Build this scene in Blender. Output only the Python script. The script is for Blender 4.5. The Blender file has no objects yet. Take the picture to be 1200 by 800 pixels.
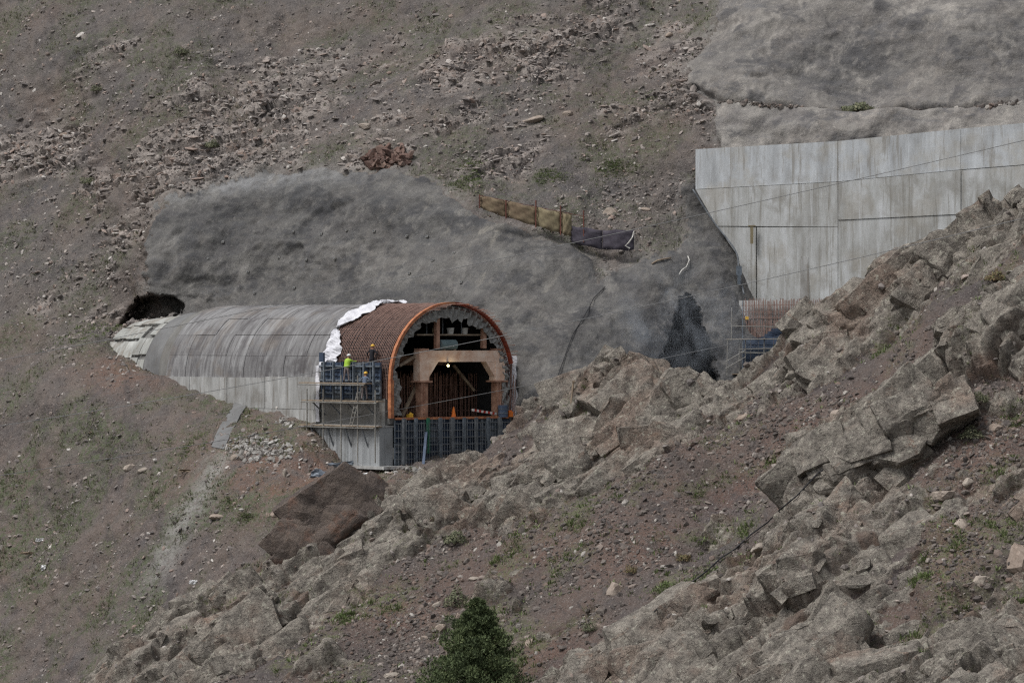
import bpy, bmesh, math, random
import numpy as np
from mathutils import Vector, Matrix, Euler

# ------------------------------------------------------------------ camera, sky, sun, exposure
scene = bpy.context.scene
F = 4884.0          # focal length in photo pixels (photo 1200 wide)
K = 0.735           # metres per depth unit used in the survey table
COL = scene.collection
cam_d = bpy.data.cameras.new('camera')
cam_d.sensor_width = 36.0
cam_d.lens = 36.0 * F / 1200.0
cam_d.clip_start = 1.0
cam_d.clip_end = 4000.0
cam = bpy.data.objects.new('camera', cam_d)
cam.rotation_euler = (math.radians(90), 0, 0)
COL.objects.link(cam)
scene.camera = cam

SUN_EL, SUN_AZ = 58.0, 238.0     # azimuth measured from +Y clockwise: the brighter part of the cloud is high on the left
world = bpy.data.worlds.new('World')
scene.world = world
world.use_nodes = True
wn = world.node_tree
wn.nodes.clear()
sky = wn.nodes.new('ShaderNodeTexSky')
sky.sky_type = 'NISHITA'
sky.sun_disc = False
sky.sun_elevation = math.radians(SUN_EL)
sky.sun_rotation = math.radians(SUN_AZ)
sky.air_density = 1.0
sky.dust_density = 3.0
sky.ozone_density = 1.0
hs = wn.nodes.new('ShaderNodeHueSaturation')      # overcast: the blue of a clear sky is mostly greyed out
hs.inputs['Saturation'].default_value = 0.28
bg = wn.nodes.new('ShaderNodeBackground')
bg.inputs['Strength'].default_value = 0.085
wo = wn.nodes.new('ShaderNodeOutputWorld')
wn.links.new(sky.outputs[0], hs.inputs['Color'])
wn.links.new(hs.outputs[0], bg.inputs['Color'])
wn.links.new(bg.outputs[0], wo.inputs['Surface'])

sun_d = bpy.data.lights.new('sun', 'SUN')
sun_d.energy = 1.5
sun_d.angle = math.radians(15)
sun_d.color = (1.0, 0.985, 0.965)
sun = bpy.data.objects.new('sun', sun_d)
az, el = math.radians(SUN_AZ), math.radians(SUN_EL)
sdir = Vector((math.sin(az) * math.cos(el), math.cos(az) * math.cos(el), math.sin(el)))
sun.rotation_euler = sdir.to_track_quat('Z', 'Y').to_euler()
COL.objects.link(sun)

vs = scene.view_settings
vs.view_transform = 'Standard'
vs.look = 'None'
vs.gamma = 1.0
vs.use_curve_mapping = False
vs.exposure = 0.66
scene.cycles.use_denoising = False
scene.cycles.pixel_filter_type = 'BLACKMAN_HARRIS'
scene.cycles.filter_width = 1.3
scene.cycles.sample_clamp_indirect = 4.0
scene.cycles.max_bounces = 5
scene.cycles.diffuse_bounces = 3
scene.cycles.volume_bounces = 1
scene.cycles.volume_step_rate = 2.0

rng = np.random.default_rng(7)
random.seed(7)

# ------------------------------------------------------------------ helpers
def P(px, py, d):
    d = d * K
    return Vector(((px - 600.0) * d / F, d, (400.0 - py) * d / F))

def tag(o, label=None, cat=None, group=None, kind=None):
    if label: o['label'] = label
    if cat: o['category'] = cat
    if group: o['group'] = group
    if kind: o['kind'] = kind
    return o

def link(name, me, parent=None, m=None):
    o = bpy.data.objects.new(name, me)
    COL.objects.link(o)
    if parent is not None: o.parent = parent
    if m is not None and me is not None and len(me.materials) == 0: me.materials.append(m)
    return o

def empty(name, loc, rz=0.0):
    o = bpy.data.objects.new(name, None)
    o.empty_display_size = 0.3
    o.location = loc
    o.rotation_euler = (0, 0, rz)
    COL.objects.link(o)
    return o

def np_mesh(name, V, faces, smooth=False):
    """V (n,3), faces (m,k) all of one size"""
    me = bpy.data.meshes.new(name)
    V = np.ascontiguousarray(V, dtype=np.float32)
    faces = np.ascontiguousarray(faces, dtype=np.int32)
    m, k = faces.shape
    me.vertices.add(len(V)); me.vertices.foreach_set('co', V.ravel())
    me.loops.add(m * k); me.loops.foreach_set('vertex_index', faces.ravel())
    me.polygons.add(m)
    me.polygons.foreach_set('loop_start', np.arange(0, m * k, k, dtype=np.int32))
    me.polygons.foreach_set('use_smooth', np.full(m, smooth, dtype=bool))
    me.update(calc_edges=True)
    return me

def fattr(me, name, vals):
    a = me.attributes.new(name, 'FLOAT', 'POINT')
    a.data.foreach_set('value', np.ascontiguousarray(vals, dtype=np.float32))

def hsh(ix, iy, iz, seed):
    h = (ix.astype(np.uint32) * np.uint32(374761393) + iy.astype(np.uint32) * np.uint32(668265263)
         + iz.astype(np.uint32) * np.uint32(2147483647) + np.uint32((seed * 974711 + 12345) & 0xffffffff))
    h = (h ^ (h >> np.uint32(13))) * np.uint32(1274126177)
    h = (h ^ (h >> np.uint32(16))) * np.uint32(2246822519)
    return h ^ (h >> np.uint32(15))

def h01(ix, iy, iz, seed):
    return (hsh(ix, iy, iz, seed) & np.uint32(0xffffff)).astype(np.float32) / np.float32(16777216.0)

def vnoise(p, seed=0):
    i = np.floor(p).astype(np.int32)
    f = (p - i).astype(np.float32)
    f = f * f * f * (f * (f * 6 - 15) + 10)
    r = 0
    for dx in (0, 1):
        wx = f[:, 0] if dx else 1 - f[:, 0]
        for dy in (0, 1):
            wy = f[:, 1] if dy else 1 - f[:, 1]
            for dz in (0, 1):
                wz = f[:, 2] if dz else 1 - f[:, 2]
                r = r + wx * wy * wz * h01(i[:, 0] + dx, i[:, 1] + dy, i[:, 2] + dz, seed)
    return r * 2 - 1

def fbm(p, octs=4, seed=0, gain=0.5, lac=2.03):
    r = 0; a = 1.0; s = 0
    q = p.astype(np.float32)
    for o in range(octs):
        r = r + a * vnoise(q, seed + o * 17); s += a
        a *= gain; q = q * lac + 3.7
    return r / s

def voro(p, seed=0):
    """nearest site: returns f1, f2, vector to site, cell random (n,4)"""
    n = len(p)
    i = np.floor(p).astype(np.int32)
    f = (p - i).astype(np.float32)
    f1 = np.full(n, 9e9, np.float32); f2 = np.full(n, 9e9, np.float32)
    bv = np.zeros((n, 3), np.float32); bc = np.zeros((n, 3), np.int32)
    for dx in (-1, 0, 1):
        for dy in (-1, 0, 1):
            for dz in (-1, 0, 1):
                cx, cy, cz = i[:, 0] + dx, i[:, 1] + dy, i[:, 2] + dz
                h = hsh(cx, cy, cz, seed)
                jx = (h & np.uint32(1023)).astype(np.float32) / 1023 * 0.86 + 0.07 + dx - f[:, 0]
                jy = ((h >> np.uint32(10)) & np.uint32(1023)).astype(np.float32) / 1023 * 0.86 + 0.07 + dy - f[:, 1]
                jz = ((h >> np.uint32(20)) & np.uint32(1023)).astype(np.float32) / 1023 * 0.86 + 0.07 + dz - f[:, 2]
                d = jx * jx + jy * jy + jz * jz
                c = d < f1
                f2 = np.where(c, f1, np.minimum(f2, d))
                f1 = np.where(c, d, f1)
                bv[c, 0] = jx[c]; bv[c, 1] = jy[c]; bv[c, 2] = jz[c]
                bc[c, 0] = cx[c]; bc[c, 1] = cy[c]; bc[c, 2] = cz[c]
    R = np.stack([h01(bc[:, 0], bc[:, 1], bc[:, 2], seed + 101 + k) for k in range(4)], 1)
    return np.sqrt(f1), np.sqrt(f2), bv, R

def sstep(a, b, x):
    t = np.clip((x - a) / (b - a), 0, 1)
    return t * t * (3 - 2 * t)

def poly_sd(px, py, poly):
    """signed distance to polygon in photo pixels, positive inside"""
    inside = np.zeros(len(px), bool)
    dist = np.full(len(px), 1e9)
    n = len(poly)
    for k in range(n):
        x0, y0 = poly[k]; x1, y1 = poly[(k + 1) % n]
        ex, ey = x1 - x0, y1 - y0
        t = np.clip(((px - x0) * ex + (py - y0) * ey) / (ex * ex + ey * ey + 1e-9), 0, 1)
        dist = np.minimum(dist, (px - x0 - t * ex) ** 2 + (py - y0 - t * ey) ** 2)
        if y0 != y1:
            c = ((y0 > py) != (y1 > py)) & (px < (x1 - x0) * (py - y0) / (y1 - y0) + x0)
            inside ^= c
    return np.where(inside, 1, -1) * np.sqrt(dist)

class RBF:
    """smooth surface through surveyed points: multiquadric + plane"""
    def __init__(s, A, v, c=2.0, lam=0.0):
        A = np.asarray(A, float); v = np.asarray(v, float)
        n = len(A); s.A = A; s.c = c
        M = np.zeros((n + 3, n + 3))
        r = np.sqrt(((A[:, None] - A[None]) ** 2).sum(2) + c * c)
        M[:n, :n] = r - lam * np.eye(n)
        M[:n, n] = 1; M[:n, n + 1:] = A; M[n, :n] = 1; M[n + 1:, :n] = A.T
        s.w = np.linalg.solve(M, np.concatenate([v, np.zeros(3)]))
    def __call__(s, Q):
        Q = np.asarray(Q, float); out = np.zeros(len(Q)); n = len(s.A)
        for i in range(0, len(Q), 60000):
            q = Q[i:i + 60000]
            r = np.sqrt((q[:, 0, None] - s.A[None, :, 0]) ** 2 + (q[:, 1, None] - s.A[None, :, 1]) ** 2 + s.c ** 2)
            out[i:i + 60000] = r @ s.w[:n] + s.w[n] + q @ s.w[n + 1:]
        return out

def project(V):
    """where a point of the place stands in the survey photograph"""
    return 600 + V[:, 0] / V[:, 1] * F, 400 - V[:, 2] / V[:, 1] * F

def grid_normals(V, nu, nv):
    G = V.reshape(nv, nu, 3)
    du = np.gradient(G, axis=1); dv = np.gradient(G, axis=0)
    n = np.cross(du, dv).reshape(-1, 3)
    n /= np.linalg.norm(n, axis=1)[:, None] + 1e-9
    return n

def grid_faces(nu, nv):
    a = (np.arange(nv - 1)[:, None] * nu + np.arange(nu - 1)[None]).ravel()
    return np.stack([a, a + 1, a + nu + 1, a + nu], 1)

def stretch_axis(a, b, step, far):
    core = np.arange(a, b + step * .5, step)
    ext = []; s = step * 2; d = s
    while d < far:
        ext.append(d); s *= 1.35; d += s
    ext = np.array(ext)
    return np.concatenate([a - ext[::-1], core, b + ext])

def submesh(name, V, Fc, keep, attrs, smooth=True):
    f = Fc[keep]
    ids, inv = np.unique(f.ravel(), return_inverse=True)
    me = np_mesh(name, V[ids], inv.reshape(f.shape), smooth)
    for k, a in attrs.items(): fattr(me, k, a[ids])
    return me

# ------------------------------------------------------------------ materials
def lin(c):
    return tuple(((x / 255) / 12.92 if x / 255 <= .04045 else ((x / 255 + .055) / 1.055) ** 2.4) for x in c) + (1,)

class MB:
    def __init__(s, name, rough=0.9):
        s.m = bpy.data.materials.new(name); s.m.use_nodes = True
        s.t = s.m.node_tree; s.t.nodes.clear()
        s.o = s.t.nodes.new('ShaderNodeOutputMaterial')
        s.b = s.t.nodes.new('ShaderNodeBsdfPrincipled')
        s.b.inputs['Roughness'].default_value = rough
        s.b.inputs['Specular IOR Level'].default_value = 0.25
        s.t.links.new(s.b.outputs[0], s.o.inputs[0])
        s._geo = None
    def n(s, typ): return s.t.nodes.new(typ)
    def l(s, a, b): s.t.links.new(a, b)
    def pos(s, rz=0.0, sc=(1, 1, 1)):
        g = s.n('ShaderNodeNewGeometry')
        v = g.outputs['Position']
        if rz:
            r = s.n('ShaderNodeVectorRotate'); r.rotation_type = 'Z_AXIS'
            r.inputs['Angle'].default_value = rz
            s.l(v, r.inputs['Vector']); v = r.outputs[0]
        mm = s.n('ShaderNodeVectorMath'); mm.operation = 'MULTIPLY'
        mm.inputs[1].default_value = sc
        s.l(v, mm.inputs[0])
        return mm.outputs[0]
    def noise(s, scale=1.0, detail=5, rough=.6, vec=None, dist=0.0):
        x = s.n('ShaderNodeTexNoise')
        x.inputs['Scale'].default_value = scale
        x.inputs['Detail'].default_value = detail
        x.inputs['Roughness'].default_value = rough
        x.inputs['Distortion'].default_value = dist
        s.l(vec if vec is not None else s.pos(), x.inputs['Vector'])
        return x.outputs[0]
    def vor(s, scale, feature='F1', vec=None, rnd=1.0):
        x = s.n('ShaderNodeTexVoronoi'); x.feature = feature
        x.inputs['Scale'].default_value = scale
        x.inputs['Randomness'].default_value = rnd
        s.l(vec if vec is not None else s.pos(), x.inputs['Vector'])
        return x
    def ramp(s, f, stops):
        x = s.n('ShaderNodeValToRGB'); e = x.color_ramp.elements
        while len(e) < len(stops): e.new(0.5)
        for i, (p, c) in enumerate(stops):
            e[i].position = p
            e[i].color = c if len(c) == 4 else lin(c)
        s.l(f, x.inputs[0]); return x.outputs[0]
    def fr(s, f, a, b):
        x = s.n('ShaderNodeMapRange'); x.interpolation_type = 'SMOOTHSTEP'
        x.inputs[1].default_value = a; x.inputs[2].default_value = b
        s.l(f, x.inputs[0]); return x.outputs[0]
    def math(s, op, a, b=None):
        x = s.n('ShaderNodeMath'); x.operation = op
        for i, v in enumerate((a, b)):
            if v is None: continue
            if isinstance(v, (int, float)): x.inputs[i].default_value = v
            else: s.l(v, x.inputs[i])
        return x.outputs[0]
    def mix(s, fac, a, b, mode='MIX'):
        x = s.n('ShaderNodeMix'); x.data_type = 'RGBA'; x.blend_type = mode
        for sock, v in ((x.inputs[0], fac), (x.inputs[6], a), (x.inputs[7], b)):
            if isinstance(v, (int, float)): sock.default_value = v
            elif isinstance(v, tuple): sock.default_value = v if len(v) == 4 else lin(v)
            else: s.l(v, sock)
        return x.outputs[2]
    def attr(s, name):
        x = s.n('ShaderNodeAttribute'); x.attribute_name = name
        return x.outputs['Fac']
    def bump(s, h, strength=.5, dist=.05, prev=None):
        x = s.n('ShaderNodeBump')
        x.inputs['Strength'].default_value = strength
        x.inputs['Distance'].default_value = dist
        s.l(h, x.inputs['Height'])
        if prev is not None: s.l(prev, x.inputs['Normal'])
        return x.outputs[0]
    def done(s, col, nrm=None):
        if isinstance(col, tuple): s.b.inputs['Base Color'].default_value = col if len(col) == 4 else lin(col)
        else: s.l(col, s.b.inputs['Base Color'])
        if nrm is not None: s.l(nrm, s.b.inputs['Normal'])
        return s.m

def simple(name, c, c2=None, scale=4.0, rough=.8, metal=0.0, bump=0.0):
    b = MB(name, rough)
    b.b.inputs['Metallic'].default_value = metal
    c2 = c2 or tuple(int(x * .72) for x in c)
    n = b.noise(scale, 5, .65)
    col = b.ramp(n, [(.33, c2), (.66, c)])
    return b.done(col, b.bump(n, bump, .03) if bump else None)

M = {}
def mat_ground(name, front):
    b = MB(name, .95)
    big = b.noise(.16, 5, .6)
    mid = b.noise(.9, 6, .7)
    fine = b.noise(9, 4, .75)
    if front:
        c = b.ramp(big, [(.34, (74, 69, 69)), (.48, (85, 77, 73)), (.62, (94, 80, 73)), (.74, (79, 74, 73))])
        c = b.mix(b.fr(mid, .5, .72), c, (71, 68, 68))
        c = b.mix(b.math('MULTIPLY', b.attr('red'), b.fr(mid, .25, .75)), c, (100, 76, 65))
        g = (92, 93, 70)
    else:
        c = b.ramp(big, [(.34, (80, 77, 77)), (.5, (93, 88, 85)), (.66, (91, 83, 77))])
        c = b.mix(b.fr(mid, .46, .72), c, (104, 97, 92))
        c = b.mix(b.math('MULTIPLY', b.attr('red'), b.fr(mid, .25, .62)), c, (106, 84, 73))
        g = (80, 86, 64)
    bv = b.n('ShaderNodeVectorRotate'); bv.rotation_type = 'Y_AXIS'; bv.inputs['Angle'].default_value = math.radians(50 if front else 24)
    b.l(b.pos(), bv.inputs['Vector'])
    bs = b.n('ShaderNodeVectorMath'); bs.operation = 'MULTIPLY'; bs.inputs[1].default_value = (.8, .25, .13)
    b.l(bv.outputs[0], bs.inputs[0])
    bn = b.noise(1.0, 6, .68, bs.outputs[0])
    c = b.mix(b.math('MULTIPLY', b.fr(bn, .53, .66), .75), c, (64, 60, 59) if front else (74, 69, 68))
    c = b.mix(b.math('MULTIPLY', b.fr(bn, .46, .34), .6), c, (98, 86, 79) if front else (108, 99, 92))
    c = b.mix(b.math('MULTIPLY', b.attr('grass'), b.math('MULTIPLY', b.fr(b.noise(2.6, 5, .75), .40, .60), 1.0)), c, g)
    # small pale chips lying in the soil
    v = b.vor(7.0)
    chip = b.math('MULTIPLY', b.fr(b.math('SUBTRACT', .22, v.outputs['Distance']), 0, .08), b.fr(v.outputs['Color'], .55, .8))
    c = b.mix(b.math('MULTIPLY', chip, .8), c, (148, 142, 137))
    v2 = b.vor(14.0)
    c = b.mix(b.math('MULTIPLY', b.fr(v2.outputs['Color'], .6, .95), .45), c, (124, 118, 114))
    c = b.mix(b.math('MULTIPLY', b.fr(fine, .5, .7), .7), c, (58, 54, 53))
    # bedrock where it comes to the surface
    st = b.noise(1.0, 6, .7, b.pos(0, (1.2, 1.2, 4.5)))
    rk = b.ramp(st, [(.3, (112, 104, 99)), (.5, (142, 134, 128)), (.68, (166, 158, 151))])
    rk = b.mix(b.math('MULTIPLY', b.fr(b.noise(.7, 5, .7), .52, .7), .6), rk, (136, 112, 98))
    c = b.mix(b.attr('rock'), c, rk)
    # sprayed concrete dust along the cuts
    c = b.mix(b.math('MULTIPLY', b.attr('dust'), b.fr(b.noise(1.2, 5, .7), .3, .6)), c, (138, 136, 132))
    nb = b.bump(fine, .8, .05)
    nb = b.bump(v.outputs['Distance'], .7, .06, nb)
    nb = b.bump(mid, .6, .25, nb)
    return b.done(c, nb)

def mat_rock(name):
    b = MB(name, .92)
    q = b.pos()
    big = b.noise(.22, 5, .62)
    mid = b.noise(1.3, 8, .68, dist=.4)
    fine = b.noise(7, 6, .72)
    c = b.ramp(mid, [(.3, (92, 87, 82)), (.44, (127, 121, 113)), (.58, (149, 142, 132)), (.74, (174, 166, 155))])
    c = b.mix(b.fr(big, .5, .68), c, b.ramp(mid, [(.35, (118, 104, 95)), (.65, (150, 134, 121))]))
    c = b.mix(b.math('MULTIPLY', b.fr(b.noise(.8, 6, .7, dist=.6), .58, .68), .5), c, (134, 106, 90))
    # crustose lichen: pale grey-green and black patches with crisp edges
    li = b.noise(3.4, 7, .74)
    c = b.mix(b.math('MULTIPLY', b.fr(li, .56, .61), .65), c, (186, 183, 168))
    lk = b.noise(2.3, 7, .78, b.pos(0, (1.1, .9, 1.3)))
    c = b.mix(b.math('MULTIPLY', b.fr(lk, .55, .61), .7), c, (76, 71, 67))
    c = b.mix(b.math('MULTIPLY', b.fr(fine, .5, .68), .55), c, (86, 79, 74))
    # grit and soil in the joints
    soil = b.ramp(b.noise(2.5, 5, .7), [(.35, (96, 84, 78)), (.65, (116, 98, 86))])
    c = b.mix(b.attr('soil'), c, soil)
    c = b.mix(b.math('MULTIPLY', b.attr('grass'), b.fr(b.noise(3.0, 5, .75), .5, .64)), c, (100, 103, 74))
    # open joints and hairline cracks
    wv = b.n('ShaderNodeTexNoise'); wv.inputs['Scale'].default_value = .8; wv.inputs['Detail'].default_value = 4
    b.l(q, wv.inputs['Vector'])
    ad = b.n('ShaderNodeVectorMath'); ad.operation = 'MULTIPLY_ADD'; ad.inputs[1].default_value = (1.3, 1.3, 1.3)
    b.l(wv.outputs['Color'], ad.inputs[0]); b.l(b.pos(0, (.75, .8, 1.25)), ad.inputs[2])
    ev = b.vor(1.0, 'DISTANCE_TO_EDGE', ad.outputs[0])
    ck = b.math('MULTIPLY', b.fr(ev.outputs['Distance'], .035, .0), b.fr(b.noise(.6, 4, .6), .46, .58))
    jn = b.noise(.9, 7, .7, dist=.25)
    nb = b.bump(b.fr(jn, .46, .5), .6, .10)
    c = b.mix(b.math('MULTIPLY', b.fr(b.math('ABSOLUTE', b.math('SUBTRACT', jn, .5)), .009, .0), .55), c, (66, 61, 58))
    nb = b.bump(b.noise(13, 4, .7), .7, .05, nb)
    nb = b.bump(fine, 1.0, .10, nb)
    nb = b.bump(b.noise(3.2, 7, .75), .8, .14, nb)
    nb = b.bump(mid, .9, .22, nb)
    nb = b.bump(b.math('SUBTRACT', 1.0, ck), .5, .10, nb)
    return b.done(c, nb)

def mat_shot(name, tone=1.0, warm=0.0):
    b = MB(name, .93)
    def T(c): return lin((c[0] * tone * (1 + warm), c[1] * tone, c[2] * tone * (1 - warm)))
    w = b.noise(.25, 6, .66, dist=.2)
    q = b.pos(0, (.55, .55, .9))
    a = b.noise(.5, 8, .72, q, dist=.25)
    c = b.ramp(a, [(.28, T((80, 79, 79))), (.42, T((100, 98, 97))), (.54, T((115, 113, 110))), (.70, T((138, 135, 131)))])
    c = b.mix(b.fr(w, .46, .62), c, b.ramp(b.noise(1.3, 7, .72, b.pos(0, (.9, .9, 1.2)), dist=.2), [(.32, T((88, 86, 84))), (.5, T((108, 105, 102))), (.68, T((134, 130, 125)))]))
    hb = b.noise(1.0, 6, .66, b.pos(0, (.16, .16, 1.3)), dist=.5)
    c = b.mix(b.math('MULTIPLY', b.fr(hb, .54, .68), .55), c, T((84, 85, 88)))
    # streaks where the spray ran down, and pale overspray
    sv = b.n('ShaderNodeVectorRotate'); sv.rotation_type = 'Y_AXIS'; sv.inputs['Angle'].default_value = math.radians(-28)
    b.l(b.pos(), sv.inputs['Vector'])
    sm = b.n('ShaderNodeVectorMath'); sm.operation = 'MULTIPLY'; sm.inputs[1].default_value = (1.1, .4, .2)
    b.l(sv.outputs[0], sm.inputs[0])
    st = b.noise(1.0, 6, .68, sm.outputs[0])
    c = b.mix(b.math('MULTIPLY', b.math('MULTIPLY', b.fr(st, .54, .68), b.attr('streak')), .75), c, T((156, 151, 142)))
    c = b.mix(b.math('MULTIPLY', b.fr(b.noise(.5, 6, .7, dist=.5), .5, .68), .6), c, T((92, 93, 96)))
    c = b.mix(b.math('MULTIPLY', b.attr('dust'), b.fr(b.noise(1.5, 6, .7), .25, .6)), c, T((160, 160, 160)))
    c = b.mix(b.math('MULTIPLY', b.attr('damp'), b.fr(b.noise(.6, 6, .65, dist=.6), .3, .6)), c, T((58, 60, 64)))
    c = b.mix(b.math('MULTIPLY', b.fr(b.noise(5, 6, .75), .54, .7), .5), c, T((152, 149, 144)))
    c = b.mix(b.math('MULTIPLY', b.fr(b.noise(.55, 8, .7, b.pos(0, (1.3, 1.0, .6))), .53, .66), .5), c, T((148, 145, 140)))
    c = b.mix(b.math('MULTIPLY', b.fr(b.noise(.33, 7, .68, b.pos(0, (1.0, 1.0, 1.7))), .53, .64), .8), c, T((76, 76, 78)))
    c = b.mix(b.math('MULTIPLY', b.fr(b.noise(11, 4, .7), .52, .7), .22), c, T((78, 77, 77)))
    nb = b.bump(b.noise(2.4, 8, .75), .7, .2)
    gv = b.vor(5.5)
    nb = b.bump(gv.outputs['Distance'], .25, .05, nb)
    nb = b.bump(b.noise(16, 3, .7), .3, .03, nb)
    return b.done(c, nb)

M['ground_back'] = mat_ground('hillside_soil', False)
M['ground_front'] = mat_ground('scree_soil', True)
M['rock'] = mat_rock('ridge_rock')
M['shot'] = mat_shot('shotcrete', .88, 0.0)
M['shot_band'] = mat_shot('shotcrete_band', 1.14, .01)
M['shot_light'] = mat_shot('shotcrete_pale', 1.06, .012)

# ------------------------------------------------------------------ tunnel frame (used to cut the hill as well)
PHI = math.radians(38)
O = P(457, 490, 350)
CW = np.array([math.cos(PHI), math.sin(PHI)]); CA = np.array([-math.sin(PHI), math.cos(PHI)])
def T(u, v, z):
    """tunnel coordinates (survey units) to the place: u across, v into the hill, z up from the invert"""
    return Vector((O.x + K * (u * CW[0] + v * CA[0]), O.y + K * (u * CW[1] + v * CA[1]), O.z + K * z))
def to_uv(V):
    dx, dy = V[:, 0] - O.x, V[:, 1] - O.y
    return (dx * CW[0] + dy * CW[1]) / K, (dx * CA[0] + dy * CA[1]) / K, (V[:, 2] - O.z) / K

# ------------------------------------------------------------------ hillside behind
HB = [  # surveyed points: photo x, photo y, distance
 (-60,0,446),(-60,400,402),(-60,820,362),(60,200,416),(60,400,392),(60,600,372),(60,800,354),
 (185,0,424),(185,120,410),(180,215,400),(130,330,398),(120,380,391),(130,418,384),(160,432,380),(195,449,377),(240,464,372),(300,480,365),(345,500,359),(372,512,354),
 (200,520,364),(200,650,352),(200,800,340),(320,530,354),(350,535,352),(330,600,346),(400,640,336),(378,548,351),
 (420,548,349),(470,548,346),(540,548,347),(600,548,350),(440,585,340),(520,600,338),(420,520,358),(470,520,360),(560,520,362),
 (420,490,364),(300,458,371),(200,430,383),
 (125,372,395),(150,384,393),(138,398,391),(168,398,390),(190,404,389),(118,408,387),
 (186,238,398),(178,300,394),(180,345,391),(240,368,391),(300,362,388),(300,210,396),(380,202,392),(380,355,383),(450,205,388),(440,352,378),
 (500,212,384),(500,352,374),(560,252,378),(560,350,369),(610,400,364),(610,440,362),(650,285,374),(650,430,361),(700,305,373),(700,430,362),
 (300,100,410),(400,0,418),(400,100,405),(500,100,398),(500,0,411),(600,200,385),(650,220,380),(650,100,393),(650,0,404),(740,270,376),
 (800,150,387),(800,0,404),(790,220,380),(815,172,381),
 (830,100,386),(850,0,395),(1000,118,381),(1000,0,389),(1200,116,376),(1200,0,384),(1000,136,378.5),(1200,133,373.5),(850,130,383.5),
 (850,168,381),(1000,166,378),(1200,150,373),(1260,150,371),(1260,0,382),
 (830,260,379),(1000,260,377.5),(1200,260,372),(890,345,375),(1000,352,375),(1200,352,370),
 (760,322,371),(750,420,363),(830,300,374.5),(850,340,372),(850,430,366),(790,340,371),(800,430,364),(900,440,366),(960,420,368),(720,380,366),
 (700,520,350),(900,560,346),(1200,500,350),(1200,820,330),(700,820,326),(450,820,326),
]
pts = [P(*q) for q in HB]
fy = RBF([(p.x, p.z) for p in pts], [p.y for p in pts], c=1.6, lam=0.25)
X0, X1, Z0, Z1 = -39.5, 39.5, -25.5, 30.5
xs = stretch_axis(X0, X1, .105, 60); zs = stretch_axis(Z0, Z1, .105, 40)
nu, nv = len(xs), len(zs)
gx, gz = np.meshgrid(xs, zs); gx = gx.ravel(); gz = gz.ravel()
cx = np.clip(gx, X0, X1); cz = np.clip(gz, Z0, Z1)
gy = fy(np.stack([cx, cz], 1)) + 1.25 * (gz - cz)
V = np.stack([gx, gy, gz], 1)
ppx, ppy = project(V)
Ns = grid_normals(V, nu, nv); Ns *= np.where(Ns[:, 1] > 0, -1, 1)[:, None]
w1 = fbm(V * .45, 4, 3) * 9; w2 = fbm(V * .45, 4, 9) * 9
w3 = fbm(V * 2.2, 3, 31) * 5
w4 = fbm(V * 5.5, 2, 37) * 5
qx, qy = ppx + w1 + w3 * 1.6 + w4 * .3, ppy + w2 + w3 * 1.1 + w4 * .3
S1 = [(176,352),(174,300),(184,240),(235,222),(300,206),(380,199),(470,203),(505,212),(540,240),(565,254),(620,272),(672,290),(690,304),(700,330),(720,318),(750,306),(790,296),(806,262),(802,222),(818,214),(872,296),(900,345),(985,345),(985,480),(560,480),(560,400),(250,385),(212,374)]
S2 = [(808,78),(832,34),(850,-60),(1500,-60),(1500,128),(1180,124),(1130,131),(1000,132),(900,126),(840,122),(816,104)]
S3 = [(842,127),(900,127),(1000,133),(1130,132),(1180,125),(1500,129),(1500,260),(860,260),(846,176)]
d1 = poly_sd(qx, qy, S1); d2 = poly_sd(ppx + w1 * 1.3 + w3 * 1.5 + w4, ppy + w2 * .25 + w3 * .3, S2); d3 = poly_sd(ppx + w1 * .8 + w3, ppy + w2 * .25 + w3 * .3, S3)
shot = np.maximum(np.maximum(d1, d2), d3)
nat = sstep(6, -10, shot)
# rock ledges in the natural slope: beds dipping gently, broken into slabs
c16, s16 = math.cos(math.radians(17)), math.sin(math.radians(17))
bu = gx * c16 + gz * s16; bw = -gx * s16 + gz * c16
RK = [(240,190,150,60,.9),(320,120,150,60,.7),(600,60,190,45,.75),(540,130,150,60,.5),(450,175,90,30,.6),(590,190,70,28,.7),(40,180,90,45,.8),(760,130,90,40,.5),(790,70,60,50,.7),
      (120,70,90,35,.35),(700,20,110,30,.5),(150,260,60,40,.5),(90,350,90,60,.45),(180,380,60,30,.4),(820,110,40,40,.7),(400,60,120,50,.45)]
led = np.zeros(len(V))
for (ax, ay, rx, ry, k) in RK:
    led = np.maximum(led, k * np.exp(-((ppx - ax) / rx) ** 2 - ((ppy - ay + (ppx - ax) * .25) / ry) ** 2))
ln = fbm(np.stack([bu * .55, gy * .3, bw * 1.3], 1), 4, 55)
led = np.clip(sstep(.25, .75, led + ln * .55), 0, 1) * nat
near = nat > .02
disp = np.zeros(len(V)); rockm = np.zeros(len(V))
disp += fbm(V * .12, 4, 5) * 1.1 * nat + fbm(V * .9, 5, 15) * .28 * nat + fbm(V * 2.2, 3, 25) * .13 * nat
i = np.where(led > .03)[0]
q = np.stack([bu[i] * .5, gy[i] * .9, bw[i] * 2.6], 1) + np.stack([fbm(V[i] * .8, 2, 61)] * 3, 1) * .35
f1, f2, bv, R = voro(q, 4)
disp[i] += led[i] * ((R[:, 0] - .35) * .6 + (bv[:, 0] * (R[:, 1] - .5) + bv[:, 2] * (R[:, 2] - .5) * 1.6) * .5 - sstep(.10, 0, f2 - f1) * .18)
rockm[i] = led[i] * sstep(.25, .6, R[:, 0]) * .85
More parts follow.
